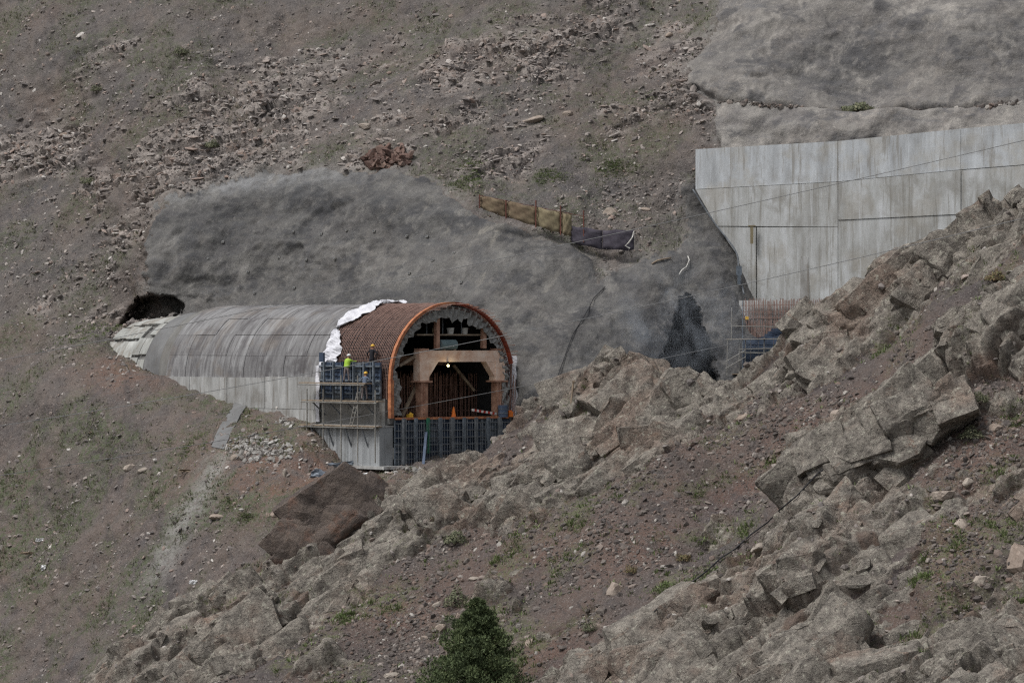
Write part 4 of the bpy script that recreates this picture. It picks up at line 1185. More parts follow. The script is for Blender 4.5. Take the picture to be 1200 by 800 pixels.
# ------------------------------------------------------------------ hoses and cables
def on(px, py, terr, lift=.05):
    """the ground point that the survey photograph shows at this place"""
    T_ = terr
    d = (T_['px'] - px) ** 2 + (T_['py'] - py) ** 2
    c = np.argsort(d)[:40] if False else np.where(d < 16)[0]
    if len(c) == 0: c = np.array([np.argmin(d)])
    c = c[np.argmin(T_['V'][c, 1])] if terr is RIDGE else c[np.argmin(d[c])]
    return Vector(T_['V'][c]) + Vector(T_['N'][c]) * lift
HILL['rx'], HILL['ry'] = project(HILL['V']); RIDGE['rx'], RIDGE['ry'] = project(RIDGE['V'])
def onp(px, py, terr, lift=.0):
    d = (terr['rx'] - px) ** 2 + (terr['ry'] - py) ** 2
    c = np.where(d < 5)[0]
    if len(c) == 0: c = np.array([np.argmin(d)])
    k = c[np.argmin(terr['V'][c, 1])]
    return Vector(terr['V'][k].tolist()) + Vector(terr['N'][k].tolist()) * lift, k
def hose(name, pts, terr, r_, m, lab, cat, lift):
    q = [onp(x, y, terr, lift)[0] for x, y in pts]
    return G().path(q, r_, 6).thing(name, M[m], tuple(q[0]), lab, cat, None, frame='W', smooth=True)
hose('hose', [(710, 336), (704, 341), (696, 350), (688, 362), (681, 376), (673, 392), (666, 408), (660, 424), (655, 440), (653, 450)], HILL, .028, 'black', 'thin black hose running down the shotcrete beside the tunnel mouth', 'hose', .1)
hose('hose', [(806, 300), (808, 306), (805, 314), (800, 318), (797, 323)], HILL, .04, 'bucket', 'short pale hose loop above the dark cave mouth', 'hose', .15)
hose('hose', [(762, 310), (770, 306), (779, 304), (786, 302)], HILL, .06, 'timber', 'pale rope lying along the top edge of shotcrete above the cave', 'hose', .1)
hose('water_pipe', [(1012, 525), (985, 540), (960, 556), (935, 580), (915, 598), (900, 612), (880, 627), (862, 643), (845, 655), (828, 670), (815, 680), (795, 697), (770, 716), (745, 735)], RIDGE, .04, 'black', 'black water pipe running down the brown scree between two rock spurs', 'pipe', .12)
def cable(a, b_, sag, lab, r_=.019):
    p, q = P(*a), P(*b_); pts = []
    for k in range(61):
        t = k / 60; v = p.lerp(q, t); v.z -= sag * 4 * t * (1 - t); pts.append(v)
    return G().path(pts, r_, 5).thing('overhead_cable', M['cable'], tuple(p), lab, 'cable', 'overhead cables', frame='W', smooth=True)
cable((-160, 452, 338), (1420, 112, 288), .55, 'uppermost overhead cable, crossing the brown debris net and retaining wall')
cable((-160, 522, 334), (1400, 205, 284), 1.1, 'middle overhead cable, crossing the top of the tunnel mouth and the cave')
cable((-160, 580, 330), (871, 400, 365), .5, 'lowest overhead cable, crossing the tunnel mouth just above its sill')

# ------------------------------------------------------------------ loose rock
def mat_stone(name, cols):
    b = MB(name, .93)
    rnd_ = b.attr('rnd')
    c = b.ramp(rnd_, cols)
    n = b.noise(5, 5, .7)
    c = b.mix(b.math('MULTIPLY', b.fr(n, .4, .7), .5), c, (104, 97, 92))
    return b.done(c, b.bump(n, .5, .04))
M['stones_back'] = mat_stone('slope_stones', [(.0, (100, 95, 93)), (.35, (128, 121, 117)), (.66, (150, 142, 136)), (.84, (144, 126, 116)), (.96, (184, 179, 173))])
M['stones_front'] = mat_stone('scree_stones', [(.0, (80, 75, 73)), (.35, (96, 89, 85)), (.7, (114, 107, 101)), (.88, (116, 99, 90)), (.98, (166, 161, 154))])
b = MB('boulder_stone', .92)
n_ = b.noise(2.2, 7, .7); oi = b.n('ShaderNodeObjectInfo')
c_ = b.ramp(n_, [(.32, (122, 113, 104)), (.5, (150, 141, 131)), (.7, (172, 163, 152))])
c_ = b.mix(b.math('MULTIPLY', oi.outputs['Random'], .45), c_, (134, 112, 98))
c_ = b.mix(b.math('MULTIPLY', b.fr(b.noise(6, 6, .75), .56, .66), .5), c_, (96, 88, 82))
M['boulder'] = b.done(c_, b.bump(n_, .6, .08))
b = MB('brown_slab_rock', .9)
n_ = b.noise(.9, 8, .66, dist=.5)
c_ = b.ramp(n_, [(.3, (80, 73, 70)), (.48, (100, 90, 84)), (.66, (118, 106, 97))])
c_ = b.mix(b.math('MULTIPLY', b.fr(b.noise(.5, 5, .7), .52, .64), .6), c_, (120, 88, 72))
c_ = b.mix(b.math('MULTIPLY', b.fr(b.noise(4, 6, .75), .56, .66), .4), c_, (142, 134, 124))
c_ = b.mix(b.math('MULTIPLY', b.fr(b.noise(9, 5, .75), .5, .68), .5), c_, (70, 63, 59))
M['slabrock'] = b.done(c_, b.bump(b.noise(3, 8, .75), 1.0, .2, b.bump(n_, .9, .35)))

ph = (1 + 5 ** .5) / 2
ICV = np.array([(-1, ph, 0), (1, ph, 0), (-1, -ph, 0), (1, -ph, 0), (0, -1, ph), (0, 1, ph), (0, -1, -ph), (0, 1, -ph), (ph, 0, -1), (ph, 0, 1), (-ph, 0, -1), (-ph, 0, 1)]) / 1.9
ICF = np.array([(0,11,5),(0,5,1),(0,1,7),(0,7,10),(0,10,11),(1,5,9),(5,11,4),(11,10,2),(10,7,6),(7,1,8),(3,9,4),(3,4,2),(3,2,6),(3,6,8),(3,8,9),(4,9,5),(2,4,11),(6,2,10),(8,6,7),(9,8,1)])
OCV = np.array([(1, 0, 0), (-1, 0, 0), (0, 1, 0), (0, -1, 0), (0, 0, 1), (0, 0, -1)], float)
OCF = np.array([(0,2,4),(2,1,4),(1,3,4),(3,0,4),(2,0,5),(1,2,5),(3,1,5),(0,3,5)])
def rotm(n, rng, tilt=1.0):
    q = rng.normal(size=(n, 4)); q[:, 1:3] *= tilt; q /= np.linalg.norm(q, axis=1)[:, None]
    w, x, y, z = q.T
    return np.stack([np.stack([1-2*(y*y+z*z), 2*(x*y-z*w), 2*(x*z+y*w)], 1), np.stack([2*(x*y+z*w), 1-2*(x*x+z*z), 2*(y*z-x*w)], 1), np.stack([2*(x*z-y*w), 2*(y*z+x*w), 1-2*(x*x+y*y)], 1)], 1)
def stones(name, C, Nn, size, m, flat=(.55, 1.0), sink=.25, elong=1.5, tilt=.35, label=None, cat=None):
    n = len(C)
    order = np.argsort(size); C, Nn, size = C[order], Nn[order], size[order]
    ns = int(np.searchsorted(size, .10))          # chips get eight faces, the others twenty
    vl, fl, rl = [], [], []; off = 0
    for (BV, BF, a0, a1) in ((OCV, OCF, 0, ns), (ICV, ICF, ns, n)):
        m_ = a1 - a0
        if m_ <= 0: continue
        nv_ = len(BV)
        base = BV[None] * (1 + rng.normal(size=(m_, nv_, 1)) * .16)
        sc = np.stack([rng.uniform(.8, elong, m_), rng.uniform(.7, 1.15, m_), rng.uniform(flat[0], flat[1], m_)], 1)
        vv = base * sc[:, None, :]
        sz = size[a0:a1]
        vv = np.einsum('nij,nkj->nki', rotm(m_, rng, tilt), vv) * sz[:, None, None] + (C[a0:a1] + Nn[a0:a1] * (sz * (.5 - sink * 2))[:, None])[:, None, :]
        fl.append((BF[None] + (np.arange(m_) * nv_)[:, None, None]).reshape(-1, 3) + off); off += m_ * nv_
        vl.append(vv.reshape(-1, 3)); rl.append(np.repeat(rng.random(m_), nv_))
    me = np_mesh(name, np.concatenate(vl), np.concatenate(fl), False)
    fattr(me, 'rnd', np.concatenate(rl))
    o = link(name, me, None, m); o['kind'] = 'stuff'
    return tag(o, label, cat)
def pick(T_, w, n):
    w = np.clip(w, 0, None); c = np.cumsum(w); c /= c[-1]
    return np.searchsorted(c, rng.random(n))
def view(T_): return ((T_['px'] > -50) & (T_['px'] < 1250) & (T_['py'] > -45) & (T_['py'] < 850)).astype(float)
def psize(n, lo, hi, a=2.3):
    u = rng.random(n); k = 1 - a
    return (lo ** k + u * (hi ** k - lo ** k)) ** (1 / k)

Vh = HILL['V']; vh = view(HILL) * (HILL['nat'] > .6) * (~HILL['bad'])
bu_ = Vh[:, 0] * math.cos(.42) - Vh[:, 2] * math.sin(.42); bw_ = Vh[:, 0] * math.sin(.42) + Vh[:, 2] * math.cos(.42)
cl = .5 * fbm(Vh * .35, 4, 611) + .8 * fbm(np.stack([bu_ * .8, Vh[:, 1] * .1, bw_ * .12], 1), 4, 617); cl2 = fbm(Vh * 1.1, 3, 613)
low = np.where(HILL['py'] > 430, 1.1, 1.0)
w = vh * (.18 + sstep(-.1, .5, cl + cl2 * .4) + 1.6 * HILL['led']) * low
# talus under the net and beside the wall, pale rubble below the foundation
for (ax, ay, rx, ry, k) in ((720, 235, 55, 45, 2.2), (260, 150, 110, 50, 1.3), (560, 150, 130, 50, .8), (480, 560, 40, 16, 3.0), (305, 530, 45, 25, 2.2), (150, 425, 60, 22, 1.5), (225, 640, 40, 60, .6), (60, 330, 80, 70, .8), (810, 120, 25, 30, 2.0)):
    w = w + vh * k * np.exp(-((HILL['px'] - ax) / rx) ** 2 - ((HILL['py'] - ay) / ry) ** 2)
k_ = pick(HILL, w, 34000)
stones('slope_stones', Vh[k_], HILL['N'][k_], psize(len(k_), .04, .21, 2.6), M['stones_back'], flat=(.35, .8), label='loose pale stones strewn over the far hillside', cat='stones')
# slabs broken off the ledges, lying with the beds
k_ = pick(HILL, vh * HILL['led'] ** 1.5, 2600)
o = stones('ledge_slabs', Vh[k_], HILL['N'][k_], psize(len(k_), .08, .30, 2.2), M['stones_back'], flat=(.25, .5), elong=2.4, tilt=.16, sink=.3, label='thin pale slabs broken off the rock ledges on the far slope', cat='stones')

Vf = RIDGE['V']
front = (RIDGE['N'][:, 1] < .15)
vf = view(RIDGE) * front
bu_ = Vf[:, 0] * math.cos(.87) - Vf[:, 2] * math.sin(.87); bw_ = Vf[:, 0] * math.sin(.87) + Vf[:, 2] * math.cos(.87)
cl = .5 * fbm(Vf * .4, 4, 621) + .8 * fbm(np.stack([bu_ * .8, Vf[:, 1] * .1, bw_ * .13], 1), 4, 627); cl2 = fbm(Vf * 1.2, 3, 623)
w = vf * (1 - .9 * RIDGE['rock']) * (.15 + sstep(-.15, .5, cl + cl2 * .5))
for (ax, ay, rx, ry, k) in ((490, 760, 60, 50, 1.6), (700, 640, 120, 40, .7), (1120, 640, 40, 70, 1.2), (900, 480, 80, 40, .8), (1150, 480, 60, 60, 1.0)):
    w = w + vf * (1 - RIDGE['rock']) * k * np.exp(-((RIDGE['px'] - ax) / rx) ** 2 - ((RIDGE['py'] - ay) / ry) ** 2)
k_ = pick(RIDGE, w, 30000)
stones('scree_stones', Vf[k_], RIDGE['N'][k_], psize(len(k_), .035, .22, 2.7), M['stones_front'], flat=(.4, .9), label='loose brown and grey stones on the scree below the ridge', cat='stones')
k_ = pick(RIDGE, vf * RIDGE['rock'], 1100)
stones('crevice_stones', Vf[k_], RIDGE['N'][k_], psize(len(k_), .05, .3, 2.4), M['stones_back'], flat=(.35, .7), sink=.3, label='broken rock fragments lying on the ridge outcrops', cat='stones')

# ------------------------------------------------------------------ single boulders
def boulder_mesh(seed, flat, ax=1.0):
    bm = bmesh.new(); bmesh.ops.create_icosphere(bm, subdivisions=3, radius=1.0)
    co = np.array([v.co[:] for v in bm.verts])
    r_ = np.random.default_rng(seed)
    d = np.ones(len(co))
    for _ in range(13):
        nrm = r_.normal(size=3); nrm /= np.linalg.norm(nrm); h = r_.uniform(.55, .9)
        pr = co @ nrm
        d = np.minimum(d, np.where(pr > 1e-3, h / np.maximum(pr, 1e-3), 9))
    co = co * d[:, None] * (1 + .06 * fbm(co * 2.5 + seed, 3, seed)[:, None])
    co[:, 0] *= ax; co[:, 2] *= flat
    for v, c in zip(bm.verts, co): v.co = c
    me = bpy.data.meshes.new('boulder'); bm.to_mesh(me); bm.free()
    return me
BL = [ # px, py, half width px, flatness, elongation, terrain, label
 (276,536,8,.8,1.0,'H','pale squarish boulder on the soil below the concrete chute'), (332,555,5,1.5,.7,'H','upright pale brown boulder under the foundation mound'),
 (313,602,5,1.0,.9,'H','small cream boulder beside a larger twin on the slope'), (322,600,7,.9,1.0,'H','larger cream boulder of a pair on the slope left of the ridge'), (344,612,8,.75,1.2,'H','tan boulder just behind the brown slab rock'),
 (152,546,8,.8,1.2,'H','grey lumpy boulder alone in the grassy soil'), (166,549,7,.5,1.3,'H','flat grey stone leaning against lumpy grey boulder'),
 (75,157,7,.6,1.4,'H','white grey boulder below dark slope high on the hillside'), (255,604,10,.5,1.6,'H','pale flat stone in the grey gravel streak'),
 (627,142,10,.55,1.6,'H','pale ledge block in the middle of the upper slope'), (665,132,8,.6,1.3,'H','pale flat topped block on the upper slope near the wall'),
 (715,247,9,.75,1.2,'H','rounded brown boulder above the purple grey net'), (753,244,6,.5,1.5,'H','white flat stone above the purple grey net'), (427,147,8,.6,1.4,'H','pale stone near the red rubble heap'),
 (783,41,6,.7,1.1,'H','pinkish stone on the slope beside upper shotcrete'),
 (512,707,7,.6,1.5,'R','long pale stone on scree above the conifer'), (516,733,7,.7,1.2,'R','white rounded stone left of the conifer top'), (498,746,7,.6,1.3,'R','flat white stone left of the conifer'), (459,789,10,.5,1.6,'R','large flat pale stone on scree at the foot of the slope'),
 (556,676,7,.6,1.4,'R','pale stone with dark side above the conifer'), (538,721,6,.9,.9,'R','small white stone touching the conifer'), (722,690,14,1.2,1.0,'R','tall pale rock standing out of the scree'), (700,732,10,.7,1.2,'R','pale grey rock on lower scree beside green tufts'),
 (620,752,8,1.2,.9,'R','grey pointed rock right of the conifer'), (693,536,4,.9,1.0,'R','tiny white stone at the foot of the ridge outcrop'), (1126,613,11,.9,1.0,'R','grey angular boulder on red soil under the overhang'),
 (1170,500,12,.7,1.3,'R','grey boulder on red soil by the spur'), (1106,580,16,.6,1.4,'R','low grey block cluster below the overhanging rock'), (1060,535,9,.6,1.3,'R','grey block on top edge of overhang'),
 (1135,563,8,1.0,1.0,'R','rounded tan boulder beside a dry bush on red soil'), (1195,660,26,1.1,.9,'R','big smooth grey boulder standing at the red gully'), (1150,680,14,.9,1.1,'R','angular boulder with brown face in the red gully'),
 (890,642,10,.6,1.4,'R','pale block at the upper edge of the lower spur'), (985,485,13,.6,1.5,'R','flat grey block on scree between the spurs'), (870,488,9,.6,1.4,'R','pale block below the saddle of the ridge')]
for k, (px, py, hw, fl, ax, tr, lab) in enumerate(BL):
    T_ = HILL if tr == 'H' else RIDGE
    p, ix = onp(px, py, T_)
    s_ = hw * p.y / F * .95
    o = link('boulder', boulder_mesh(50 + k, fl, ax), None, M['boulder'])
    o.scale = (s_, s_, s_); o.rotation_euler = (random.uniform(-.25, .25), random.uniform(-.3, .1), random.uniform(0, .5) - .25)
    o.location = p + Vector((0, .15 * s_, -.12 * s_ * fl))
    tag(o, lab, 'boulder', 'boulders on the slopes')

# ------------------------------------------------------------------ big plates of bedrock that stand proud
def rock_plate(poly, dfun, m, lab, name, thick=2.0, seed=1, amp=.25, round_=6.0, drop=.6, back=(0, 1, -.5)):
    xs_ = [p[0] for p in poly]; ys_ = [p[1] for p in poly]
    st = 1.1
    ax = np.arange(min(xs_) - 2, max(xs_) + 2, st); ay = np.arange(min(ys_) - 2, max(ys_) + 2, st)
    gx, gy = np.meshgrid(ax, ay); nu_ = len(ax)
    gx = gx.ravel(); gy = gy.ravel()
    jit = fbm(np.stack([gx * .09, gy * .09, np.full(len(gx), seed * 3.3)], 1), 3, seed) * 5
    sd = poly_sd(gx + jit, gy + jit * .7, poly)
    d = dfun(gx, gy)
    q = np.stack([gx * .05, gy * .05, np.full(len(gx), seed * 5.1)], 1)
    h = drop * (1 - np.sqrt(np.clip(1 - (1 - np.clip(sd / round_, 0, 1)) ** 2, 0, 1))) / K
    c, s_ = math.cos(.7), math.sin(.7)
    qq = np.stack([(gx * c - gy * s_) * .022, (gx * s_ + gy * c) * .05, np.full(len(gx), seed * 2.2)], 1) + fbm(q, 3, seed + 3)[:, None] * .3
    f1, f2, bv, R = voro(qq, seed)
    h = h + amp / K * ((R[:, 0] - .5) + (bv * (R[:, 1:4] - .5)).sum(1) * 1.2) + fbm(q * 3, 4, seed + 9) * .12 / K + sstep(.03, 0, f2 - f1) * sstep(.45, .8, R[:, 3]) * .10 / K
    d = d + h
    Vp = np.stack([(gx - 600) * d * K / F, d * K, (400 - gy) * d * K / F], 1)
    Fq = grid_faces(nu_, len(ay))
    kp = (sd[Fq] > 0).all(1)
    f = Fq[kp]
    e = np.concatenate([f[:, [0, 1]], f[:, [1, 2]], f[:, [2, 3]], f[:, [3, 0]]])
    key = {}
    for a, b_ in e:
        key[(a, b_)] = True
    bd = [(a, b_) for (a, b_) in key if (b_, a) not in key]
    ids = sorted({a for a, _ in bd} | {b_ for _, b_ in bd}); mp = {a: len(Vp) + k for k, a in enumerate(ids)}
    bk = Vector(back) * thick
    V_ = np.concatenate([Vp, Vp[ids] + np.array(bk[:])[None]])
    f = np.concatenate([f, np.array([(b_, a, mp[a], mp[b_]) for a, b_ in bd])])
    used, inv = np.unique(f.ravel(), return_inverse=True)
    me = np_mesh(name, V_[used], inv.reshape(-1, 4), True)
    try: me.set_sharp_from_angle(angle=math.radians(30))
    except Exception: pass
    for at in ('soil', 'grass'): fattr(me, at, np.zeros(len(used)))
    o = link(name, me, None, m)
    return tag(o, lab, 'rock')
def poly_block(seed, dims, cuts=9, sub=2, rough=.02, soft=.35):
    """angular block: a box split along random joint planes"""
    r_ = np.random.default_rng(seed); dims = np.array(dims)
    bm = bmesh.new(); bmesh.ops.create_cube(bm, size=2.0)
    for _ in range(cuts):
        n = r_.normal(size=3); n /= np.linalg.norm(n)
        h = (np.abs(n).sum()) * r_.uniform(.52, .80)
        bmesh.ops.bisect_plane(bm, geom=bm.verts[:] + bm.edges[:] + bm.faces[:], plane_co=Vector(n * h), plane_no=Vector(n), clear_outer=True)
        bmesh.ops.holes_fill(bm, edges=[e_ for e_ in bm.edges if e_.is_boundary])
    for v in bm.verts: v.co = Vector((v.co.x * dims[0], v.co.y * dims[1], v.co.z * dims[2]))
    bmesh.ops.triangulate(bm, faces=bm.faces[:])
    for _ in range(sub): bmesh.ops.subdivide_edges(bm, edges=bm.edges[:], cuts=1, use_grid_fill=True)
    if sub > 1:
        for _ in range(sub - 1): bmesh.ops.smooth_vert(bm, verts=bm.verts[:], factor=soft, use_axis_x=True, use_axis_y=True, use_axis_z=True)
    bmesh.ops.triangulate(bm, faces=bm.faces[:])
    bm.normal_update()
    co = np.array([v.co[:] for v in bm.verts]); no = np.array([v.normal[:] for v in bm.verts])
    co = co + no * (fbm(co / dims.mean() * 1.6 + seed, 4, seed) * rough * dims.mean() * 3)[:, None]
    for v, c in zip(bm.verts, co): v.co = c
    me = bpy.data.meshes.new('rock_block'); bm.to_mesh(me); bm.free()
    me.materials.append(M['rock'])
    me.polygons.foreach_set('use_smooth', np.ones(len(me.polygons), bool))
    try: me.set_sharp_from_angle(angle=math.radians(25))
    except Exception: pass
    for at in ('soil', 'grass'): fattr(me, at, np.zeros(len(me.vertices)))
    return me
# fractured bedrock: blocks standing out of the ridge along its joints
NVAR = 36
BM_ = [poly_block(700 + k, (1.0 * random.uniform(.85, 1.5), random.uniform(.7, 1.0), random.uniform(.45, .85)), 8 + k % 4, 3 if k < 14 else 1, .05) for k in range(NVAR)]
eU = e2 if e2[2] > 0 else -e2
eN = np.cross(e1, eU); eN = eN if eN[1] < 0 else -eN
if np.dot(np.cross(e1, eU), eN) < 0: E1 = -e1
else: E1 = e1
FRM = Matrix((E1, eU, eN)).transposed()
dens = fbm(Vf * .22, 4, 711)
w = vf * sstep(4, 22, RIDGE['rk']) * (.25 + sstep(-.25, .35, dens))
SLAB = [(318,665),(330,636),(345,612),(378,578),(405,552),(420,552),(446,572),(440,600),(400,645),(372,672),(345,676)]
w = w * (poly_sd(RIDGE['rx'], RIDGE['ry'], SLAB) < -6)
NB = 1350
k_ = pick(RIDGE, w, NB)
sz = psize(NB, .26, 2.1, 1.75)
o_ = np.argsort(-sz); k_, sz = k_[o_], sz[o_]
jv, jf, off = [], [], 0
for q_ in range(NB):
    me_ = BM_[q_ % 14] if q_ < 300 else BM_[14 + q_ % (NVAR - 14)]
    rot = FRM @ Euler((random.gauss(0, .17), random.gauss(0, .17), random.gauss(0, .22))).to_matrix()
    if random.random() < .5: rot = rot @ Matrix.Rotation(math.pi, 3, 'X')
    c = Vector(Vf[k_[q_]].tolist()) + Vector(RIDGE['N'][k_[q_]].tolist()) * float(sz[q_]) * random.uniform(-.72, -.40)
    mt_ = Matrix.Translation(c) @ rot.to_4x4() @ Matrix.Scale(float(sz[q_]), 4)
    if q_ < 300:
        o = link('rock_block', me_, ridge); o.matrix_local = mt_
    else:
        if not hasattr(me_, '_x'): pass
        vv = np.empty(len(me_.vertices) * 3, np.float32); me_.vertices.foreach_get('co', vv); vv = vv.reshape(-1, 3)
        ff = np.empty(len(me_.loops), np.int32); me_.loops.foreach_get('vertex_index', ff)
        R3 = np.array(mt_)
        jv.append(vv @ R3[:3, :3].T + R3[:3, 3]); jf.append(ff.reshape(-1, 3) + off); off += len(vv)
me = np_mesh('rock_fragments', np.concatenate(jv), np.concatenate(jf), False)
for at in ('soil', 'grass'): fattr(me, at, np.zeros(len(me.vertices)))
o = link('rock_fragments', me, ridge, M['rock']); o['kind'] = 'stuff'

def crag(px, py, d, dims_px, xdir, ndir, m, lab, seed, cuts=7, name='rock_slab'):
    p = P(px, py, d); sc = p.y / F
    X = Vector(xdir).normalized(); Z = Vector(ndir); Z = (Z - X * Z.dot(X)).normalized(); Y = Z.cross(X)
    me = poly_block(seed, [v * sc for v in dims_px], cuts, 4, .03)
    me.name = name
    if m is not M['rock']: me.materials.clear(); me.materials.append(m)
    o = link(name, me); o.matrix_world = Matrix.Translation(p) @ Matrix((X, Y, Z)).transposed().to_4x4()
    return tag(o, lab, 'rock')
def crag_thing(name, m, lab, pieces, xdir, ndir, seed, rough=.05):
    """one outcrop split into jointed pieces"""
    r_ = np.random.default_rng(seed)
    X = Vector(xdir).normalized(); Z = Vector(ndir); Z = (Z - X * Z.dot(X)).normalized(); Y = Z.cross(X)
    B = Matrix((X, Y, Z)).transposed()
    p0 = P(*pieces[0][:3]); root = empty(name, p0); tag(root, lab, 'rock')
    for k, (px, py, d, dims) in enumerate(pieces):
        p = P(px, py, d); sc = p.y / F
        me = poly_block(seed + k, [v * sc for v in dims], 6 + k % 4, 3, rough, .16); me.name = 'rock_piece'
        if m is not M['rock']: me.materials.clear(); me.materials.append(m)
        o = link('rock_piece', me, root)
        R_ = B @ Euler((r_.normal() * .07, r_.normal() * .07, r_.normal() * .10)).to_matrix()
        o.matrix_local = Matrix.Translation(p - p0) @ R_.to_4x4()
    return root
crag_thing('rock_slab', M['slabrock'], 'big flat dark brown rock slab tilted against the ridge',
    [(408, 586, 322, (40, 36, 20)), (378, 606, 321.6, (44, 40, 20)), (350, 636, 321, (34, 34, 20)), (392, 622, 321.2, (40, 30, 19)), (432, 592, 322.6, (32, 26, 16)), (362, 656, 320.4, (30, 22, 16)), (336, 652, 320.4, (20, 20, 16)), (420, 570, 323, (16, 22, 14))],
    (.72, .10, .70), (.42, -.85, .32), 1203, rough=.06)
od = onp(1030, 530, RIDGE)[0].y / K
pc = []
for k in range(13):
    t = k / 12; px = 962 + 150 * t + random.uniform(-8, 8); py = 545 - 62 * t + random.uniform(-14, 14) + (8 if k % 2 else -10)
    pc.append((px, py, od + .6 - 1.3 * t + random.uniform(-.5, .5), (random.uniform(24, 40), random.uniform(20, 30), random.uniform(18, 28))))
crag_thing('rock_outcrop', M['rock'], 'long jointed overhanging grey outcrop with dark undercut above red soil', pc, (.86, -.05, .42), (.05, -.85, .5), 1301, rough=.07)

# ------------------------------------------------------------------ grass, shrubs
def mat_leaf(name, cols):
    b = MB(name, .8)
    c = b.ramp(b.attr('rnd'), cols)
    b.b.inputs['Subsurface Weight'].default_value = 0.0
    return b.done(c)
M['grass'] = mat_leaf('dry_grass', [(.0, (84, 88, 66)), (.5, (100, 104, 76)), (.8, (120, 118, 92)), (.95, (142, 136, 112))])
M['grass_green'] = mat_leaf('green_tufts', [(.0, (88, 100, 64)), (.5, (106, 120, 76)), (1.0, (128, 138, 94))])
M['bush'] = mat_leaf('shrub_leaves', [(.0, (72, 76, 60)), (.5, (96, 100, 78)), (1.0, (124, 122, 98))])
M['drybush'] = mat_leaf('dry_shrub', [(.0, (92, 78, 58)), (.5, (118, 102, 76)), (1.0, (108, 112, 76))])
M['conifer'] = mat_leaf('conifer_needles', [(.0, (62, 72, 52)), (.5, (86, 98, 66)), (.85, (110, 120, 82)), (1.0, (138, 144, 102))])
M['bark'] = simple('conifer_bark', (92, 78, 66), (64, 54, 46), 4.0, .9)
def tufts(name, C, Nn, size, m, lab, blades=7):
    n = len(C); nb = n * blades
    c = np.repeat(C, blades, 0); s_ = np.repeat(size, blades)
    a = rng.uniform(0, 2 * np.pi, nb); rr = rng.uniform(0, .9, nb) * s_
    base = c + np.stack([np.cos(a) * rr, np.sin(a) * rr * .8, np.full(nb, -.02)], 1)
    tip = base + np.stack([np.cos(a) * s_ * rng.uniform(.2, .7, nb), np.sin(a) * s_ * rng.uniform(.2, .7, nb), s_ * rng.uniform(.35, .95, nb)], 1)
    side = np.stack([-np.sin(a), np.cos(a), np.zeros(nb)], 1) * (s_ * .10)[:, None]
    V_ = np.stack([base - side, base + side, tip + side * .3, tip - side * .3], 1).reshape(-1, 3)
    me = np_mesh(name, V_, np.arange(nb * 4).reshape(-1, 4), False)
    fattr(me, 'rnd', np.clip(np.repeat(np.repeat(rng.random(n), blades) * .6 + rng.random(nb) * .4, 4), 0, 1))
    o = link(name, me, None, m); o['kind'] = 'stuff'; return tag(o, lab, 'grass')
gn = fbm(Vh * .8, 3, 631)
k_ = pick(HILL, vh * (HILL['grass'] ** 1.5 + .05) * (.1 + sstep(-.1, .4, gn)), 24000)
tufts('slope_grass', Vh[k_], HILL['N'][k_], psize(len(k_), .09, .30, 2.1), M['grass'], 'sparse dull green grass tufts on the far hillside', 5)
for (nm, spots_) in (('green_ground_cover', ((550,205,22,14),(715,190,25,14),(750,118,16,8),(290,605,30,14),(295,485,14,6),(310,520,16,10),(640,205,20,10),(220,520,25,10),(110,390,30,14))),):
    w = sum(np.exp(-((HILL['px'] - a) / b_) ** 2 - ((HILL['py'] - c) / d_) ** 2) for a, c, b_, d_ in spots_) * vh
    k_ = pick(HILL, w * (.1 + sstep(-.1, .3, gn)), 4000)
    tufts(nm, Vh[k_], HILL['N'][k_], psize(len(k_), .08, .2, 2.0), M['grass_green'], 'brighter green herb patches on the far hillside', 6)
gn = fbm(Vf * .9, 3, 641)
k_ = pick(RIDGE, vf * (1 - .75 * RIDGE['rock']) * (RIDGE['grass'] + .06) * (.04 + sstep(.1, .5, gn)), 4600)
tufts('scree_grass', Vf[k_], RIDGE['N'][k_], psize(len(k_), .11, .34, 2.0), M['grass_green'], 'small green tufts dotted over the scree and ridge', 8)

def shrub(px, py, T_, wpx, hpx, m, lab, n=700, seed=0):
    p, ix = onp(px, py, T_)
    r_ = np.random.default_rng(900 + seed)
    sx, sz = wpx / 2 * p.y / F, hpx * p.y / F
    root = empty('shrub', p); tag(root, lab, 'shrub')
    dirs = r_.normal(size=(n, 3)); dirs /= np.linalg.norm(dirs, axis=1)[:, None]; dirs[:, 2] = np.abs(dirs[:, 2])
    rad = r_.uniform(.45, 1.0, n) ** .6 * (1 + .25 * np.sin(dirs[:, 0] * 5 + seed) * np.cos(dirs[:, 2] * 4))
    C = dirs * rad[:, None] * np.array([sx, sx * .9, sz])
    a = r_.normal(size=(n, 3)); a /= np.linalg.norm(a, axis=1)[:, None]
    b_ = np.cross(a, dirs); s_ = sx * r_.uniform(.06, .14, n)
    V_ = np.stack([C - a * s_[:, None], C + b_ * s_[:, None] * .5, C + a * s_[:, None], C - b_ * s_[:, None] * .5], 1).reshape(-1, 3)
    me = np_mesh('foliage', V_, np.arange(n * 4).reshape(-1, 4), False); fattr(me, 'rnd', np.repeat(r_.random(n), 4))
    link('foliage', me, root, m)
    g = G()
    for k in range(7):
        d = dirs[k * 9]; g.tube((0, 0, -.1), (d[0] * sx * .7, d[1] * sx * .7, d[2] * sz * .8 + .05), sx * .04, 4, sx * .015)
    link('stems', g.mesh('stems'), root, M['bark'])
